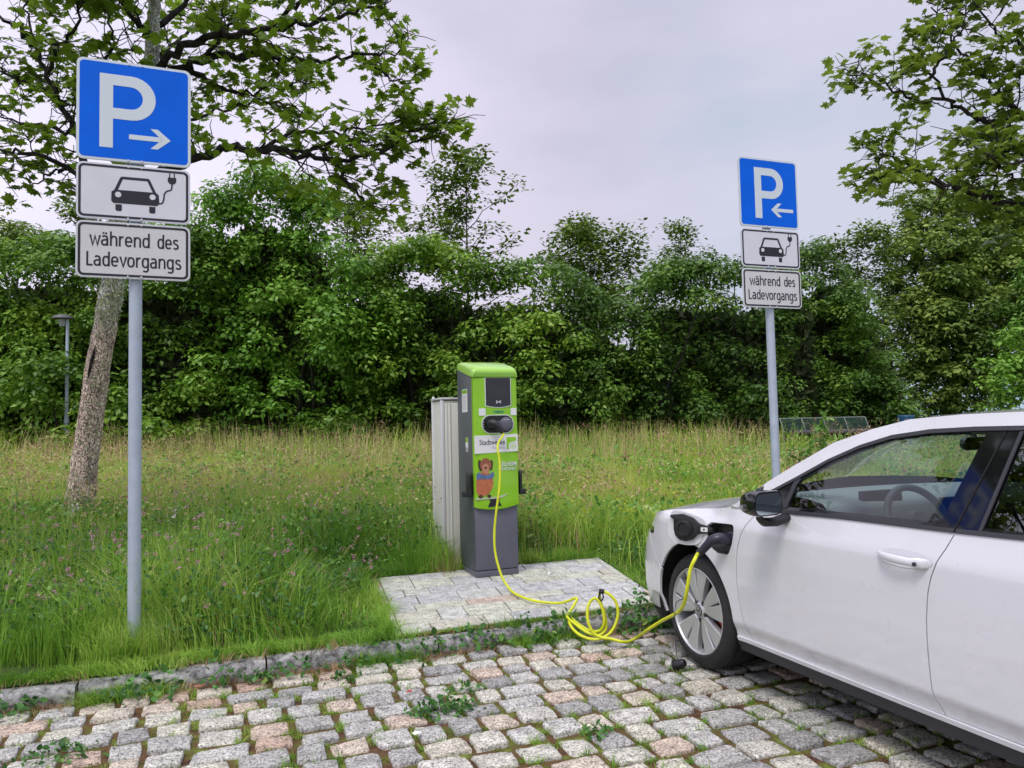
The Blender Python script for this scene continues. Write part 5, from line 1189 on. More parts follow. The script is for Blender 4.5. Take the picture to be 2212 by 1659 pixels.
bush('hedge_bush', 'tall bright green maple bush rising above the hedge right of the near sign', 'hedge', P(580, 960, 20), [(400, 420), (440, 385), (480, 395), (520, 345), (560, 335), (600, 355), (650, 350), (690, 420), (720, 510), (760, 560)], 20.0, 1.5, .14, 'leaf_bright', 64, group=G)
bush('hedge_bush', 'rounded green hedge bush directly behind the charging station', 'hedge', P(970, 955, 20.5), [(730, 560), (780, 540), (840, 515), (890, 492), (950, 500), (1000, 530), (1060, 545), (1110, 530), (1160, 530), (1210, 560)], 20.4, 1.6, .135, 'leaf_hedge', 72, group=G)
bush('hedge_bush', 'hedge bush with a dip in its top between station and far sign', 'hedge', P(1300, 945, 21.5), [(1180, 545), (1240, 575), (1290, 600), (1340, 640), (1380, 650), (1420, 600), (1450, 560)], 21.5, 1.6, .13, 'leaf_dark', 70, group=G)
bush('hedge_bush', 'dark hedge bush behind the pole of the far sign', 'hedge', P(1570, 935, 22.5), [(1400, 590), (1450, 545), (1500, 552), (1560, 548), (1610, 560), (1680, 545), (1730, 545), (1760, 560)], 22.5, 1.7, .13, 'leaf_dark', 70, group=G)
bush('hedge_bush', 'very dark last hedge bush above the park bench', 'hedge', P(1830, 925, 24), [(1690, 560), (1740, 535), (1775, 508), (1810, 500), (1850, 525), (1875, 570), (1900, 640), (1925, 720), (1945, 800), (1960, 880)], 24.0, 1.8, .135, 'leaf_dark', 74, group=G)
# lower front sprays of foliage belong to their own smaller shrubs
bush('low_shrub', 'low leafy shrub at the foot of the hedge by the lean tree', 'shrub', P(60, 975, 18.6), [(-60, 800), (0, 770), (80, 745), (150, 775), (230, 830), (290, 890)], 18.3, .7, .15, 'leaf_hedge', 42, (.3, .55), core=False, zmin=.5)

def thin_tree(label, bx, by, topx, topy, Y, spread, nleaf, mt, lsize=.11, cat_='tree', nbr=16, prof=None, stem=.07, name='slender_tree', sub=5, lens=1.0):
    """one tree with visible stem and branches, drawn from (bx,by) to its tip"""
    b = P(bx, by, Y); b[2] = gz(Y)-.3; tp = P(topx, topy, Y); t = thing(name, label, cat_, tuple(b))
    mb = MB(); st = wander(b, tp, 10, .02); mb.tube(st, np.linspace(stem, .008, len(st)), 8); ends = []
    for k in range(nbr):
        f = .38+.60*(k+rng.random())/nbr; i = f*(len(st)-1); j = int(i); p = st[j]+(st[min(j+1, len(st)-1)]-st[j])*(i-j)
        sp = spread*(prof(f) if prof else math.sin(PI*min(1, (1-f)*1.1+.15)))*rng.uniform(.75, 1.1); a = rng.uniform(0, 2*PI)
        e_ = p+np.array([math.cos(a)*sp, math.sin(a)*sp*.8, sp*rng.uniform(.45, .95)]); br = wander(p, e_, 5, .08); mb.tube(br, np.linspace(stem*.32*(1-f)+.012, .005, 6), 5)
        for s_ in range(sub):
            q = br[rng.integers(1, 6)]; e2 = q+unit(1)[0]*np.array([1, 1, .5])*rng.uniform(.15, .4)*sp+np.array([0, 0, .08]); mb.tube([q, (q+e2)/2+unit(1)[0]*.02, e2], [.006, .005, .003], 4); ends += [e2, (q+e2)/2]
        ends += [br[-1], br[-2], br[3]]
    for _ in range(3): ends.append(st[-1])
    mb.build('trunk', M['bark_dark'], t, smooth=True)
    E_ = np.array(ends); n = nleaf; c = E_[rng.integers(len(E_), size=n)]; p = c+rng.normal(size=(n, 3))*np.array([.16, .16, .09])*lens
    nr = unit(n)*.6+np.array([0, 0, .9]); tip = (p-c)+unit(n)*.1+np.array([0, 0, -.05]); tip -= nr*np.sum(tip*nr, 1, keepdims=True)/np.sum(nr*nr, 1, keepdims=True)
    V, F = scatter(KITE, p, frames(tip, nr/np.linalg.norm(nr, axis=1, keepdims=True)), lsize*rng.uniform(.6, 1.3, n)); mkn('crown', V, F, M[mt], t)
thin_tree('slender sparse young tree with its stem showing against the sky above the hedge', 1016, 900, 1008, 345, 23.5, 1.45, 4600, 'leaf_thin', .17, nbr=26, prof=lambda f: .42+.75*math.sin(PI*min(1, (1-f)*1.35)), sub=5)
thin_tree('rounded tree top rising behind the dip in the hedge', 1270, 900, 1275, 505, 27, 1.45, 9000, 'leaf_thin', .18, nbr=22, prof=lambda f: .5+.8*math.sin(PI*min(1, (1-f)*1.2)), sub=6, lens=1.7)
thin_tree('small pointed tree tip above the hedge left of the far sign', 1470, 900, 1469, 488, 27, 1.0, 3000, 'leaf_thin', .15, nbr=16, prof=lambda f: .25+1.2*(1-f), sub=4, lens=1.4)
thin_tree('airy tree with loose branches just right of the tall maple bush', 745, 900, 750, 430, 24, 1.3, 6000, 'leaf_thin', .15, nbr=22, prof=lambda f: .6+.6*math.sin(PI*min(1, (1-f)*1.3)), sub=6, lens=1.4)
thin_tree('dark treetop peeking over the hedge behind the near sign', 215, 900, 190, 455, 24, 1.5, 5000, 'leaf_thin', .15, nbr=16, sub=5, lens=1.4)
thin_tree('ragged treetop peeking over the last dark hedge bush', 1850, 900, 1850, 520, 28, 1.6, 6500, 'leaf_thin', .16, nbr=16, sub=5, lens=1.5)
# big olive-green tree and shrubs at the right, beyond the hedge
def crown_tree(name, label, base, Y, blobs, mt, lsize, dens, trunk_r, cat_='tree', limbs=14):
    """blobs: (px, py, dy, r)"""
    t = thing(name, label, cat_, tuple(base)); cl = []
    for px, py, dy, r in blobs:
        c = P(px, py, Y+dy)
        for k in range(int(12*r*r)+4):
            d = unit(1)[0]*r*rng.uniform(.35, 1.0); q = rng.uniform(.35, .7)*min(1, r*.6); cl.append((c[0]+d[0], c[1]+d[1], c[2]+d[2]*.9, q))
    V, F = lumpy_leaves(cl, dens, lsize, KITE, up=.7); mkn('crown', V, F, M[mt], t)
    mb = MB(); tp = P(np.mean([b[0] for b in blobs]), min(b[1] for b in blobs)+30, Y+.5); b0 = np.array(base); st = wander(b0, tp, 9, .03); mb.tube(st, np.linspace(trunk_r, .03, 10), 10)
    for k in range(limbs):
        c = cl[rng.integers(len(cl))]; j = rng.integers(2, 9); mb.tube(wander(st[j], c[:3], 5, .08), np.linspace(trunk_r*.35*(1-j/11), .012, 6), 5)
    mb.build('trunk', M['bark_dark'], t, smooth=True)
b = P(2060, 930, 30); b[2] = .9
crown_tree('broad_tree', 'big olive-green broadleaf tree rising behind the car roof at the right', b, 30, [(1990, 470, 0, 1.3), (2060, 430, 0, 1.2), (2120, 460, 1, 1.3), (1950, 560, 0, 1.2), (2040, 560, -.5, 1.8), (2130, 560, 0, 1.7), (2190, 500, 1, 1.4), (1935, 640, 0, 1.0), (2000, 660, -.5, 1.8), (2100, 670, -.8, 2.0), (2190, 640, 0, 1.6), (1985, 760, -.5, 1.6), (2070, 790, -.8, 1.8), (2010, 860, -.5, 1.3), (2150, 780, 0, 1.6), (2100, 870, -.5, 1.3), (2230, 560, 1, 1.8), (2300, 480, 1, 2)], 'leaf_olive', .19, 62, .26, limbs=30)
b = P(2230, 950, 24); b[2] = .8
crown_tree('round_shrub', 'bright green shrub at the right edge above the car roof', b, 24, [(2190, 820, 0, 1.0), (2240, 760, 0, 1.2), (2175, 870, 0, .8), (2280, 820, 0, 1.4), (2225, 860, -.4, 1.0)], 'leaf_bright', .14, 80, .08, 'shrub', 8)
b = P(2260, 900, 27); b[2] = .8
crown_tree('yellow_green_tree', 'yellow-green tree at the right edge above the bright shrub', b, 27, [(2215, 690, 0, .9), (2260, 640, 0, 1.4), (2180, 730, 0, .7), (2300, 720, 0, 1.5), (2240, 720, -.3, .9)], 'leaf_lime', .15, 66, .12, 'tree', 8)
b = P(5, 900, 30); b[2] = .8
crown_tree('far_tree', 'distant treetops seen over the hedge at the left edge', b, 34, [(-40, 520, 0, 1.8), (60, 545, 2, 1.3), (110, 540, 4, 1.1)], 'leaf_olive', .2, 50, .15, 'tree', 6)
# light green leafy shrub before the bench
def leafy_shrub():
    b = P(1765, 990, 13.5); zg = gz(13.0)+.0; t = thing('leafy_shrub', 'fresh lime-green leafy shrub growing in front of the bench beside the car', 'shrub', (b[0], b[1], zg)); ps = []; mb = MB()
    spec = [(px, 942+abs(px-1800)*.42+rng.uniform(0, 30)) for px in rng.uniform(1690, 1890, 40)]+[(1776, 903), (1780, 915), (1770, 925)]
    tips = []
    for px, py in spec:
        Y = 13.5+rng.normal()*.5; e_ = P(px, py, Y); s0 = np.array([b[0]+rng.normal()*.02, 13.5+rng.normal()*.02, zg-.05]); br = wander(s0, e_, 6, .06); mb.tube(br, np.linspace(.008, .003, 7), 4)
        for q in br[2:]:
            for _ in range(7): tips.append(q+rng.normal(size=3)*.05)
    mb.build('stem', M['grass'], t)
    p = np.array(tips); n = len(p); nr = unit(n)*.7+np.array([0, -.2, .8]); nr /= np.linalg.norm(nr, axis=1, keepdims=True); tip = unit(n)+np.array([0, 0, .1])
    V, F = scatter(OVAL, p, frames(tip, nr), rng.uniform(.07, .14, n)); mkn('leaves', V, F, M['leaf_lime'], t)
leafy_shrub()

# ------------------------------------------------------------ the two maples in front
def maple(name, label, base, trunk, tr, limbs, mt, leaf, seed, dens=1.0, lichen=False, extra=(), twig_len=1.0):
    limbs = list(limbs)+list(extra)
    global rng
    keep = rng; rng = np.random.default_rng(seed)
    t = thing(name, label, 'tree', tuple(base)); tb = MB(); lb = MB()
    tk = smoothline(trunk, 7); rad = np.interp(np.linspace(0, 1, len(tk)), np.linspace(0, 1, len(tr)), tr); n = 20; rings = []
    for i, p in enumerate(tk):
        u = tk[min(i+1, len(tk)-1)]-tk[max(0, i-1)]; u /= np.linalg.norm(u); a1 = np.cross(u, [0, 1., 0]); a1 /= np.linalg.norm(a1); a2 = np.cross(u, a1)
        fl = 1+.35*math.exp(-i/4.)
        rings.append([p+(a1*math.cos(2*PI*k/n)+a2*math.sin(2*PI*k/n))*rad[i]*fl*(1+.05*math.sin(3*k*.9+i*.7)+.04*rng.normal()) for k in range(n)])
    tb.loft(rings); tb.build('trunk', M['bark'] if lichen else M['bark_dark'], t, smooth=True, auto=80)
    ends = []; segs = []
    def grow(pts, r0, r1, lvl):
        lb.tube(pts, np.linspace(r0, r1, len(pts)), 7 if lvl == 0 else 5 if lvl == 1 else 4)
    for lim in limbs:
        r0, r1, pts = lim; pts = smoothline(pts, 5); pts = [p+rng.normal(size=3)*.02 for p in pts]; grow(pts, r0, r1, 0)
        Ls = sum(np.linalg.norm(pts[i+1]-pts[i]) for i in range(len(pts)-1)); ns = int(Ls*5.5*dens)
        for k in range(ns):
            f = rng.uniform(.12, 1)**.85; i = f*(len(pts)-1.001); j = int(i); p = pts[j]+(pts[j+1]-pts[j])*(i-j); d = pts[j+1]-pts[j]; d /= np.linalg.norm(d)
            v = d*.75+unit(1)[0]*np.array([1, 1, .75])*.9+np.array([0, 0, .12]); v /= np.linalg.norm(v); ln = twig_len*rng.uniform(.3, .95)*(1.1-.55*f)
            e_ = p+v*ln; sb = wander(p, e_, 5, .11); grow(sb, max(.006, (r0*(1-f)+r1*f)*.38), .0045, 1)
            for m_ in range(4):
                q = sb[rng.integers(1, 6)]; w = v*.6+unit(1)[0]*np.array([1, 1, .6]); w /= np.linalg.norm(w); l2 = rng.uniform(.12, .38); e2 = q+w*l2; tw = wander(q, e2, 3, .12); grow(tw, .0055, .003, 2); ends.append((tw[-1], w)); 
                if rng.random() < .5: ends.append((tw[2], w))
            ends.append((sb[-1], v))
        ends.append((pts[-1], pts[-1]-pts[-2]))
    lb.build('branches', M['bark_dark'], t, smooth=True)
    P_ = []; T_ = []
    for p, w in ends:
        if rng.random() < .42: continue
        m_ = rng.integers(3, 7)
        for _ in range(m_):
            d = unit(1)[0]*np.array([1, 1, .3])+w/np.linalg.norm(w)*.4; d /= np.linalg.norm(d); pe = rng.uniform(.03, .10); P_.append(p+d*pe+np.array([0, 0, -.2*pe])); T_.append(d+np.array([0, 0, rng.uniform(-.7, .0)]))
    P_ = np.array(P_); T_ = np.array(T_); n = len(P_); nr = unit(n)*.75+np.array([0, -.1, 1.]); nr /= np.linalg.norm(nr, axis=1, keepdims=True)
    T_ = T_-nr*np.sum(T_*nr, 1, keepdims=True)*.8
    V, F = scatter(MAPLE, P_, frames(T_, nr), leaf*rng.uniform(.55, 1.2, n)); mkn('crown', V, F, M[mt], t)
    if lichen:
        ps = []; ns = []
        for k in range(2600):
            i = rng.integers(4, int(len(tk)*.62)); f = i/len(tk); c = tk[i]+(tk[i+1]-tk[i])*rng.random(); a = rng.normal()*.75+R(35 if f > .22 else 20)
            if f < .32 and rng.random() < .75: continue
            d = np.array([math.sin(a), -math.cos(a), 0]); ps.append(c+d*rad[i]*1.02); ns.append(d)
        for k in range(900):
            i = rng.integers(int(len(tk)*.35), int(len(tk)*.6)); c = tk[i]; a = rng.uniform(-2.2, 2.2); d = np.array([math.sin(a), -math.cos(a), 0]); ps.append(c+(tk[i+1]-tk[i])*rng.random()+d*rad[i]*1.03); ns.append(d)
        ps = np.array(ps); ns = np.array(ns); n = len(ps); tip = unit(n)+np.array([0, 0, -.2]); V, F = scatter(OVAL, ps, frames(tip, ns+unit(n)*.5), rng.uniform(.015, .042, n)); mkn('lichen', V, F, M['lichen'], t)
        ii = int(len(tk)*.27); mb = MB(); pp = [tk[k]+np.array([-.02+.006*(k-ii), -rad[k]*1.0-.004, 0]) for k in range(ii-1, ii+4)]; mb.tube(pp, [.002, .014, .018, .010, .002], 6); mb.build('trunk_split', M['hollow'], t, smooth=True)
    rng = keep
q = lambda Y, *a: [P(x, y, Y+(d[0] if d else 0)) for x, y, *d in a]
YT = 8.5
UPL = []
_r2 = np.random.default_rng(5); _t0 = P(338, -90, YT); _t1 = P(345, -220, YT)
for ex_, ey_, ez_ in ((-4.6, 4.9, 5.0), (-3.6, 4.4, 4.9), (-2.6, 4.8, 5.3), (-5.6, 5.6, 5.1), (-4.2, 5.8, 5.3), (-3.2, 5.6, 5.4), (-5.2, 4.4, 4.4), (-6.3, 4.8, 4.6), (-1.6, 5.2, 5.8), (-4.9, 3.9, 4.3), (-6.0, 3.8, 4.0), (-4.0, 3.6, 4.4)):
    e0 = np.array([ex_, ey_, ez_]); a0 = _t0; UPL.append((.04, .007, [a0, a0*.65+e0*.35+np.array([0, 0, .5]), a0*.3+e0*.7+np.array([0, 0, .35]), e0]))
for k, (dx, dy, dz) in enumerate(((-2.6, -.6, 1.2), (2.8, -.8, 1.0), (-1.8, -2.2, 1.6), (1.6, -2.6, 1.4), (0.2, -3.2, 1.0), (-.6, -1.2, 2.8), (1.0, .6, 2.8), (-2.0, 1.4, 2.0), (2.4, 1.2, 2.2), (-3.2, -2.0, .5), (3.0, -2.2, .7), (-.8, -3.4, .3), (-2.2, -3.2, .2))):
    a0 = _t0 if k % 2 else _t1; e0 = a0+np.array([dx, dy, dz]); (k % 2) and UPL.append((.04, .007, [a0, a0*.6+e0*.4+np.array([0, 0, .25])+_r2.normal(size=3)*.1, a0*.25+e0*.75+_r2.normal(size=3)*.12, e0]))
base = P(160, 1165, YT); base[2] = gz(9.6)-.05
tr = [base-np.array([.02, 0, .25])]+q(YT, (170, 1100), (186, 980), (208, 820), (228, 700), (246, 600), (262, 480), (288, 350), (315, 240), (327, 130), (333, 20), (338, -90), (345, -220))
maple('leaning_maple', 'leaning maple with peeling lichen-covered trunk behind the near sign', base, tr, [.155, .145, .128, .123, .12, .117, .113, .108, .104, .09, .075, .06, .05, .03], [
    (.055, .008, q(YT, (285, 385), (350, 372, -.2), (413, 350, -.4), (480, 322, -.5), (560, 322, -.6), (650, 332, -.6), (730, 345, -.5), (810, 330, -.4), (880, 312, -.3), (955, 288, -.2))),
    (.03, .006, q(YT-.5, (700, 340), (745, 380), (775, 420), (810, 445))),
    (.025, .006, q(YT-.4, (560, 322), (640, 290), (720, 282), (800, 275), (880, 262))),
    (.022, .006, q(YT-.4, (650, 332), (720, 310), (800, 300), (900, 280), (940, 262))),
    (.06, .010, q(YT, (322, 210), (360, 165, .1), (410, 140, .2), (480, 125, .3), (560, 122, .4), (640, 128, .4), (710, 130, .4), (790, 120, .3), (868, 112, .2))),
    (.018, .006, q(YT+.3, (780, 120), (815, 150), (850, 172), (885, 180))),
    (.03, .007, q(YT+.2, (430, 135), (470, 90), (500, 50), (540, 10), (580, -40))),
    (.05, .009, q(YT, (328, 160), (380, 110, -.2), (440, 80, -.4), (510, 70, -.5), (590, 60, -.6), (670, 45, -.7), (750, 30, -.7), (820, 15, -.7), (850, 50, -.7))),
    (.03, .007, q(YT-.5, (590, 60), (640, 10), (700, -30), (780, -70))),
    (.04, .008, q(YT, (333, 60), (400, 10, .3), (470, -30, .5), (560, -60, .7))),
    (.06, .010, q(YT, (262, 475), (225, 430, .1), (190, 360, .2), (165, 290, .3), (130, 225, .4), (95, 150, .5), (70, 80, .5), (55, 0, .6))),
    (.03, .006, q(YT+.4, (120, 210), (60, 180), (10, 160), (-60, 150))),
    (.028, .006, q(YT+.3, (160, 285), (100, 270), (40, 265), (-30, 240))),
    (.035, .007, q(YT-.1, (240, 425), (180, 385, -.3), (120, 345, -.5), (60, 330, -.6), (0, 330, -.7), (-60, 320, -.8))),
    (.018, .006, q(YT-.5, (150, 362), (120, 370), (90, 385), (60, 400))),
    (.04, .008, q(YT, (330, 90), (290, 40, -.3), (250, -10, -.5), (200, -60, -.6))),
    (.03, .007, q(YT, (300, 300), (350, 290, .6), (420, 260, 1.0), (500, 230, 1.2), (580, 220, 1.3), (650, 235, 1.4))),
    (.03, .007, q(YT, (325, 140), (370, 100, .8), (420, 60, 1.2), (470, 40, 1.4), (400, 10, 1.6))),
    (.03, .007, q(YT-.2, (180, 330), (200, 250, -.6), (230, 170, -.8), (240, 80, -1.0), (230, 0, -1.1))),
    (.026, .006, q(YT-.2, (100, 160), (140, 90, -.5), (170, 30, -.7), (190, -40, -.8))),
    (.03, .006, q(YT+.2, (70, 90), (30, 50), (-20, 30), (-80, 20))),
    (.03, .006, q(YT, (410, 140), (450, 180, .2), (520, 200, .3), (600, 190, .3), (680, 175, .3))),
], 'leaf_maple', .112, 11, .95, True, UPL, .78)
YR = 8.2
b = P(2460, 1000, YR); b[2] = gz(7)-.2
tr = [b]+q(YR, (2440, 700), (2420, 480), (2400, 260), (2380, 40), (2370, -150))
maple('overhanging_maple', 'maple with dark branches reaching in from the right edge of the sky', b, tr, [.16, .14, .12, .10, .07, .03], [
    (.05, .006, q(YR, (2425, 520), (2320, 470), (2212, 443), (2153, 434), (2107, 420), (2037, 399), (1979, 362), (1921, 341), (1889, 330))),
    (.02, .005, q(YR, (2037, 399), (1980, 395, -.2), (1930, 385, -.3), (1893, 380, -.3))),
    (.05, .006, q(YR, (2410, 400), (2300, 370), (2212, 330), (2182, 301), (2141, 272), (2095, 243), (2043, 208), (2002, 150), (1970, 80))),
    (.02, .005, q(YR, (2060, 216), (1979, 217), (1921, 191), (1863, 165), (1830, 160))),
    (.02, .005, q(YR, (2010, 160), (2040, 120), (2080, 60), (2090, 0))),
    (.035, .006, q(YR, (2390, 300), (2290, 290), (2212, 255), (2187, 226), (2153, 191), (2118, 160), (2060, 100), (2020, 40), (2000, 0))),
    (.025, .005, q(YR, (2420, 450), (2300, 400), (2212, 382), (2141, 380), (2080, 372), (2050, 350))),
    (.03, .006, q(YR, (2380, 150), (2300, 120), (2230, 110), (2170, 80), (2120, 30), (2080, -20))),
    (.03, .006, q(YR, (2380, 60), (2300, 30), (2240, 20), (2180, -30))),
    (.025, .005, q(YR, (2330, 330), (2260, 310, -.4), (2200, 350, -.5), (2120, 330, -.6), (2050, 300, -.6))),
    (.02, .005, q(YR, (2230, 445), (2190, 455), (2150, 470), (2125, 475))),
], 'leaf_maple_dark', .105, 21, 1.0, twig_len=.62)

# ------------------------------------------------------------ meadow, clover, weeds
def blades(a, b, z, h, w, lean=.35, segs=2):
    n = len(a); base = AX[None]*a[:, None]+BX[None]*b[:, None]; base[:, 2] = z
    th = vnoise(a+90, b+90, .33, 77)*14+rng.normal(0, .8, n); d = np.stack([np.cos(th), np.sin(th), 0*th], 1); ph = rng.uniform(0, 2*PI, n); s = np.stack([np.cos(ph), np.sin(ph), 0*ph], 1)
    ln = (np.abs(rng.normal(0, lean, n))*(.4+1.2*vnoise(a+90, b+90, .5, 78)))[:, None]; up = np.array([0, 0, 1.])
    h = h[:, None]; w = w[:, None]/2
    m1 = base+up*h*.55+d*h*ln*.35; tp = base+up*h*(1-.25*np.abs(ln))+d*h*ln*1.1
    V = np.stack([base-s*w, base+s*w, m1+s*w*.8, m1-s*w*.8, tp], 1).reshape(-1, 3); k = (np.arange(n)*5)[:, None]
    return V, [np.array([[0, 1, 2, 3]])+k, np.array([[3, 2, 4]])+k]
def gzv(b): return .095+.036*(np.clip(b, 4.8, 40)-4.8)
def field(n, b0, b1, pw=1.0, um=.78):
    """points spread over the meadow, thinning out with distance"""
    y = rng.random(n)**pw; Y = b0+(b1-b0)*y
    x = rng.uniform(-um, um, n)*(Y+.5); p = np.stack([x, Y], 1)
    return x*AX[0]+Y*AX[1], x*BX[0]+Y*BX[1]
def keepout(a, b):
    ok = (b > 4.80) & (b < 23.5-.30*(a-0)*.0) & ~in_pad(a, b, .01)
    ok &= ~((a > 1.90) & (a < 2.42) & (b > 6.0) & (b < 7.05))
    return ok
def add_blades(name, n, rng_, hf, wd_, mt, pw=1, lean=.35, label=None, filt=None):
    a, b = field(n, *rng_, pw); ok = keepout(a, b)
    if filt is not None: ok &= filt(a, b)
    a, b = a[ok], b[ok]; h = hf(a, b)*rng.uniform(.6, 1.25, len(a)); w = wd_*rng.uniform(.6, 1.3, len(a))*(1+.0*b)
    V, F = blades(a, b, gzv(b)-.02, h, w, lean); o = mkn(name, V, F, M[mt]); tag(o, kind='stuff'); return o
edge = lambda a, b: np.clip((b-4.80-.16*vnoise(a+70, b+70, .35, 61))/(.18+.5*vnoise(a+70, b*0+7, .6, 62)), .14, 1)
padd = lambda a, b: np.clip(np.maximum(np.maximum(1.0-a, b-6.4), a-3.2)/.5, .35, 1)
nearh = lambda a, b: (.20+.40*vnoise(a+50, b+50, .7, 5)+.26*(vnoise(a+50, b+50, .22, 6)-.2))*edge(a, b)*np.where((a > 3.0), .42, 1)*padd(a, b)
add_blades('near_grass', 85000, (4.4, 9.5), nearh, .0062, 'grass', 1.0, .5)
add_blades('near_grass', 26000, (4.4, 8.5), lambda a, b: .06+0*a, .006, 'grass', 1.0, .8)
midh = lambda a, b: .24+.30*vnoise(a+50, b+50, 1.2, 8)
add_blades('broad_grass', 9000, (4.4, 9), lambda a, b: nearh(a, b)*1.15, .012, 'grass', 1.0, .6)
add_blades('bleached_grass', 7000, (4.6, 9.5), lambda a, b: nearh(a, b)*1.1, .0045, 'straw', 1.0, .7)
add_blades('meadow_grass', 75000, (7.5, 14), midh, .0085, 'grass_far', 1.0, .6)
farh = lambda a, b: (.28+.25*vnoise(a+50, b+50, 2.2, 9))*np.where((a > 8.5) & (b > 9.5), .42, 1)
add_blades('meadow_grass', 70000, (13, 25), farh, .015, 'grass_far', 1.0, .55)
patch = lambda a, b: vnoise(a+80, b+80, 1.9, 12) > .58
add_blades('straw_grass', 26000, (8, 25), lambda a, b: farh(a, b)+.10, .009, 'straw', .9, .35, filt=patch)
add_blades('straw_grass', 9000, (15.0, 23.5), lambda a, b: .45+.75*vnoise(a+50, b+50, .8, 4), .014, 'straw', 1, .2, filt=lambda a, b: (vnoise(a+30, b+30, 1.0, 14) > .52) & (a < 13))
add_blades('tall_grass', 9000, (17.0, 24), lambda a, b: .65+.4*vnoise(a+50, b+50, 1.3, 24), .016, 'grass_far', 1, .3, filt=lambda a, b: a < 13.5)
add_blades('rusty_grass', 9000, (7, 14), lambda a, b: midh(a, b)+.10, .006, 'rust', 1, .45, filt=lambda a, b: vnoise(a+20, b+20, 1.2, 17) > .66)
def heads(name, n, rng_, hf, size, mt, filt, nl=9, spread=.012, pw=1):
    a, b = field(n, *rng_, pw); ok = keepout(a, b) & filt(a, b); a, b = a[ok], b[ok]; n = len(a)
    base = AX[None]*a[:, None]+BX[None]*b[:, None]; z = gzv(b)+hf(a, b)*rng.uniform(.8, 1.2, n); base[:, 2] = z
    c = np.repeat(base, nl, 0)+rng.normal(size=(n*nl, 3))*spread; nr = unit(n*nl); tip = unit(n*nl)+np.array([0, 0, .3])
    V, F = scatter(KITE, c, frames(tip, nr), size*rng.uniform(.7, 1.3, n*nl)); o = mkn(name, V, F, M[mt]); tag(o, kind='stuff')
clov = lambda a, b: (vnoise(a+60, b+60, .8, 21) > .30) & (b > 5.1) & (a < 1.6)
for nm_, cnt, r0_, mt_, sz in (('meadow_herbs', 30000, (7.2, 13), 'herb', (.03, .07)), ('meadow_herbs', 16000, (12, 22), 'herb', (.05, .11)), ('clover_leaves', 16000, (4.8, 7.5), 'herb', (.018, .04))):
    a, b = field(cnt, *r0_, 1); ok = keepout(a, b) & (vnoise(a+33, b+33, .55, 91) > .52) & ~in_pad(a, b, .12) & (b > 5.05); a, b = a[ok], b[ok]; hh = (midh(a, b) if r0_[0] > 7 else nearh(a, b))*rng.uniform(.3, 1.1, len(a))
    n_ = len(a); base = AX[None]*a[:, None]+BX[None]*b[:, None]; base[:, 2] = gzv(b)+hh; nr = unit(n_)*.7+np.array([0, -.2, .9]); V, F = scatter(OVAL, base, frames(unit(n_)+np.array([0, 0, .15]), nr), rng.uniform(*sz, n_)); tag(mkn(nm_, V, F, M[mt_]), kind='stuff')
add_blades('feathery_grass', 16000, (6.5, 20), lambda a, b: .50+.35*vnoise(a+11, b+11, .9, 93), .0065, 'grass_far', 1, .25, filt=lambda a, b: vnoise(a+11, b+11, .5, 94) > .55)
heads('feathery_heads', 4600, (6.5, 21), lambda a, b: .62+.25*vnoise(a+11, b+11, .9, 93), .03, 'rust', lambda a, b: vnoise(a+11, b+11, .7, 94) > .50, 6, .035)
heads('clover_flowers', 1500, (4.7, 8.6), lambda a, b: nearh(a, b)*rng.uniform(.6, 1.1, len(a))+.02, .014, 'clover_pink', clov, 14, .008)
heads('yellow_flowers', 2600, (7.5, 20), lambda a, b: .38+0*a, .022, 'yellow', lambda a, b: vnoise(a+40, b+40, 1.1, 31) > .60, 5, .035)
heads('white_flowers', 26, (7, 12), lambda a, b: .42+0*a, .035, 'white_flower', lambda a, b: a < 2, 9, .03)
heads('seed_heads', 5200, (7, 22), lambda a, b: .48+.1*vnoise(a, b, 1, 3), .035, 'straw', lambda a, b: vnoise(a+80, b+80, 1.9, 12) > .40, 5, .03)
def leaf_mat(name, a, b, z, size, mt, tmpl=OVAL, up=1.0, spread=0):
    n = len(a); base = AX[None]*a[:, None]+BX[None]*b[:, None]; base[:, 2] = z; nr = unit(n)*.6+np.array([0, -.2, up]); tip = unit(n)+np.array([0, 0, .15])
    V, F = scatter(tmpl, base, frames(tip, nr), size); o = mkn(name, V, F, M[mt]); tag(o, kind='stuff')
# clover and broad leaves low in the near grass
a, b = field(46000, 4.5, 8.4, 1); ok = keepout(a, b) & (b > 4.95) & (vnoise(a+60, b+60, .8, 21) > .25) & ~in_pad(a, b, .10); a, b = a[ok], b[ok]
leaf_mat('clover_leaves', a, b, gzv(b)+nearh(a, b)*rng.uniform(.15, .85, len(a)), rng.uniform(.018, .048, len(a)), 'weed')
# weeds creeping over the kerb and the pad edge
def cluster(cs, n, sa, sb, h): 
    A_ = []; B_ = []; Z_ = []
    for (ca, cb, k, s) in cs:
        m_ = int(n*k); x = rng.normal(size=m_); y = rng.normal(size=m_); A_.append(ca+x*sa*s); B_.append(cb+y*sb*s); Z_.append(h*s*np.exp(-(x*x+y*y)*.5)*rng.uniform(.1, 1.0, m_))
    return np.concatenate(A_), np.concatenate(B_), np.concatenate(Z_)
cs = [(rng.uniform(-2.6, 3.1), 4.60+rng.normal()*.04, rng.uniform(.2, .8), rng.uniform(.5, 1.0)) for _ in range(14)]
cs += [(2.82, 4.70, 2.2, 1.5), (2.60, 4.64, 1.6, 1.3), (2.98, 4.72, 1.6, 1.3), (1.85, 4.66, 1.2, 1.1), (1.55, 4.64, 1.0, 1.0), (1.25, 4.62, .9, 1), (.45, 4.62, .8, .9), (-.35, 4.56, 1.0, 1.0), (-1.1, 4.55, 1.2, 1.2), (2.15, 4.66, 1.1, 1.0)]
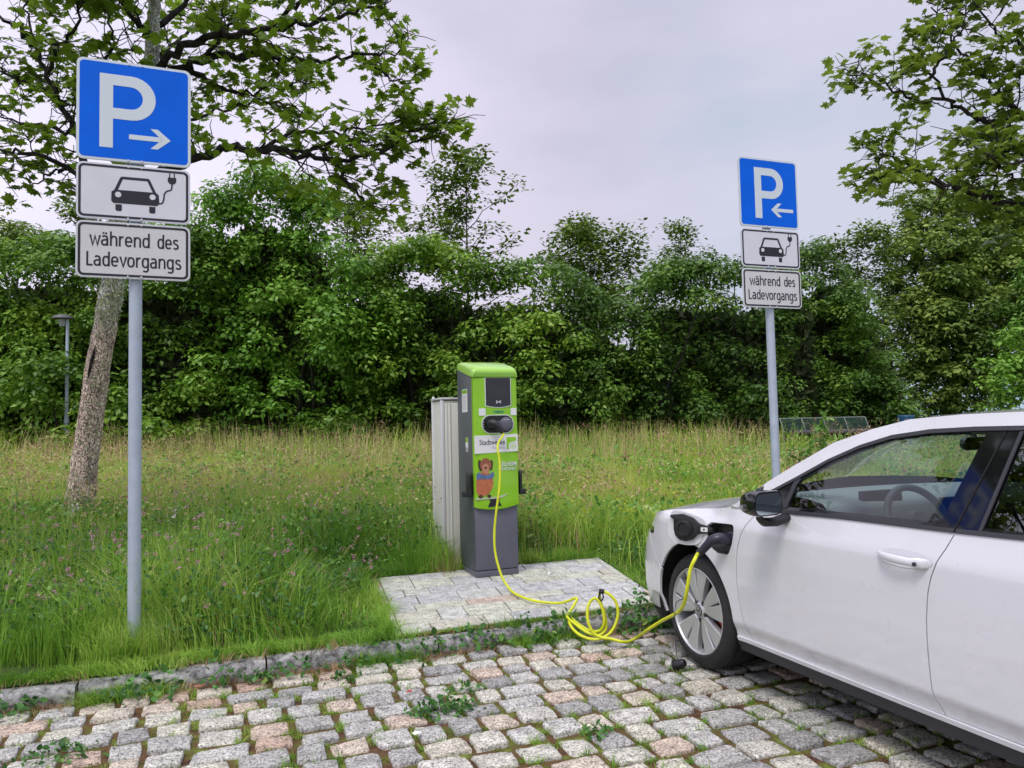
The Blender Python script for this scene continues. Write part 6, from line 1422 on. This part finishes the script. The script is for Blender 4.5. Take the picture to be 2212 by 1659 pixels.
a, b, z = cluster(cs, 50, .085, .045, .15); leaf_mat('kerb_weeds', a, b, z+.02+.08*(b > KB), rng.uniform(.022, .058, len(a)), 'weed')
cs = [tuple((*[float(v) for v in (lambda p: (p@AX, p@BX))(gnd(px, py, 0))], k, s)) for px, py, k, s in ((940, 1545, 1.6, 1.0), (985, 1535, .8, .8), (1290, 1590, .5, .6), (130, 1640, 1.0, 1.0), (1000, 1495, .4, .6), (740, 1470, .5, .6))]
a, b, z = cluster(cs, 90, .075, .045, .07); leaf_mat('paving_weeds', a, b, z+.012, rng.uniform(.015, .036, len(a)), 'weed')
_f = P(291.5, 245, 4.46); _fa, _fb = float(_f@AX), float(_f@BX)+.05
POLE_PTS = [(_fa+rng.normal()*.10, _fb+rng.normal()*.07-.04) for _ in range(70)]
# grass in the gutter, on the kerb and in the joints between the setts
def tufts(name, pts, per, h, w, sp, mt, lean=.9):
    P_ = np.repeat(np.array(pts), per, 0); a = P_[:, 0]+rng.normal(size=len(P_))*sp; b = P_[:, 1]+rng.normal(size=len(P_))*sp*.6
    z = np.where(b > KB+.01, .10, -.015); V, F = blades(a, b, z, h*rng.uniform(.3, 1.2, len(a)), w*rng.uniform(.6, 1.2, len(a)), lean); o = mkn(name, V, F, M[mt]); tag(o, kind='stuff')
n = 700; ga = rng.uniform(-3.2, 3.2, n); gb = 4.645+rng.normal(size=n)*.035
den = vnoise(ga+50, gb*0+3, .5, 41) > .50
tufts('gutter_grass', np.stack([ga, gb], 1)[den], 24, .11, .004, .03, 'grass')
tufts('gutter_straw', np.stack([ga, gb], 1)[~den], 9, .07, .004, .03, 'rust')
tufts('pole_foot_grass', [p for p in POLE_PTS if p[1] > 4.84], 22, .27, .005, .03, 'grass', .45)
n = 800; ga = rng.uniform(-3.2, 1.0, n); gb = 4.80+np.abs(rng.normal(size=n))*.03-.02; tufts('kerb_grass', np.stack([ga, gb], 1), 16, .08, .004, .03, 'grass')
n = 260; ga = rng.uniform(1.0, 3.1, n); gb = 4.80+rng.normal(size=n)*.008; tufts('kerb_grass', np.stack([ga, gb], 1), 5, .04, .003, .015, 'grass')
n = 150; ga = 1.02+(rng.random(n)*1.6)*.1; gb = 4.82+rng.random(n)*1.6; ga = 1.03+(gb-4.8)*.1-.02; tufts('pad_edge_grass', np.stack([ga, gb], 1), 22, .12, .004, .03, 'grass')
n = 240; ga = rng.uniform(1.1, 3.3, n); gb = 6.43+np.abs(rng.normal(size=n))*.03; tufts('pad_edge_grass', np.stack([ga, gb], 1), 24, .20, .005, .03, 'grass')
n = 26; ga = rng.uniform(1.75, 1.98, n); gb = rng.uniform(6.35, 7.0, n); tufts('dry_grass_tuft', np.stack([ga, gb], 1), 14, .26, .004, .04, 'rust', .7)
n = 90; ga = rng.uniform(1.55, 1.98, n); gb = rng.uniform(6.42, 6.9, n); tufts('tall_grass_tuft', np.stack([ga, gb], 1), 20, .34, .005, .05, 'grass', .7)
J = np.array(JOINTS); J = J[(J[:, 0] > -3.5) & (J[:, 0] < 5) & (J[:, 1] > .8)]
dn = vnoise(J[:, 0]+50, J[:, 1]+50, .45, 51); sel = J[dn > .50]; tufts('joint_grass', sel[rng.random(len(sel)) < .8], 30, .05, .0034, .018, 'grass', 1.1)
sel = J[rng.random(len(J)) < .25]; tufts('joint_grass', sel, 16, .035, .003, .010, 'grass', 1.2)
sel = np.repeat(J[dn > .36], 30, 0); a = sel[:, 0]+rng.normal(size=len(sel))*.020; b = sel[:, 1]+rng.normal(size=len(sel))*.014
leaf_mat('joint_moss', a, b, -.016+rng.random(len(a))*.014, rng.uniform(.006, .012, len(a)), 'moss', KITE)
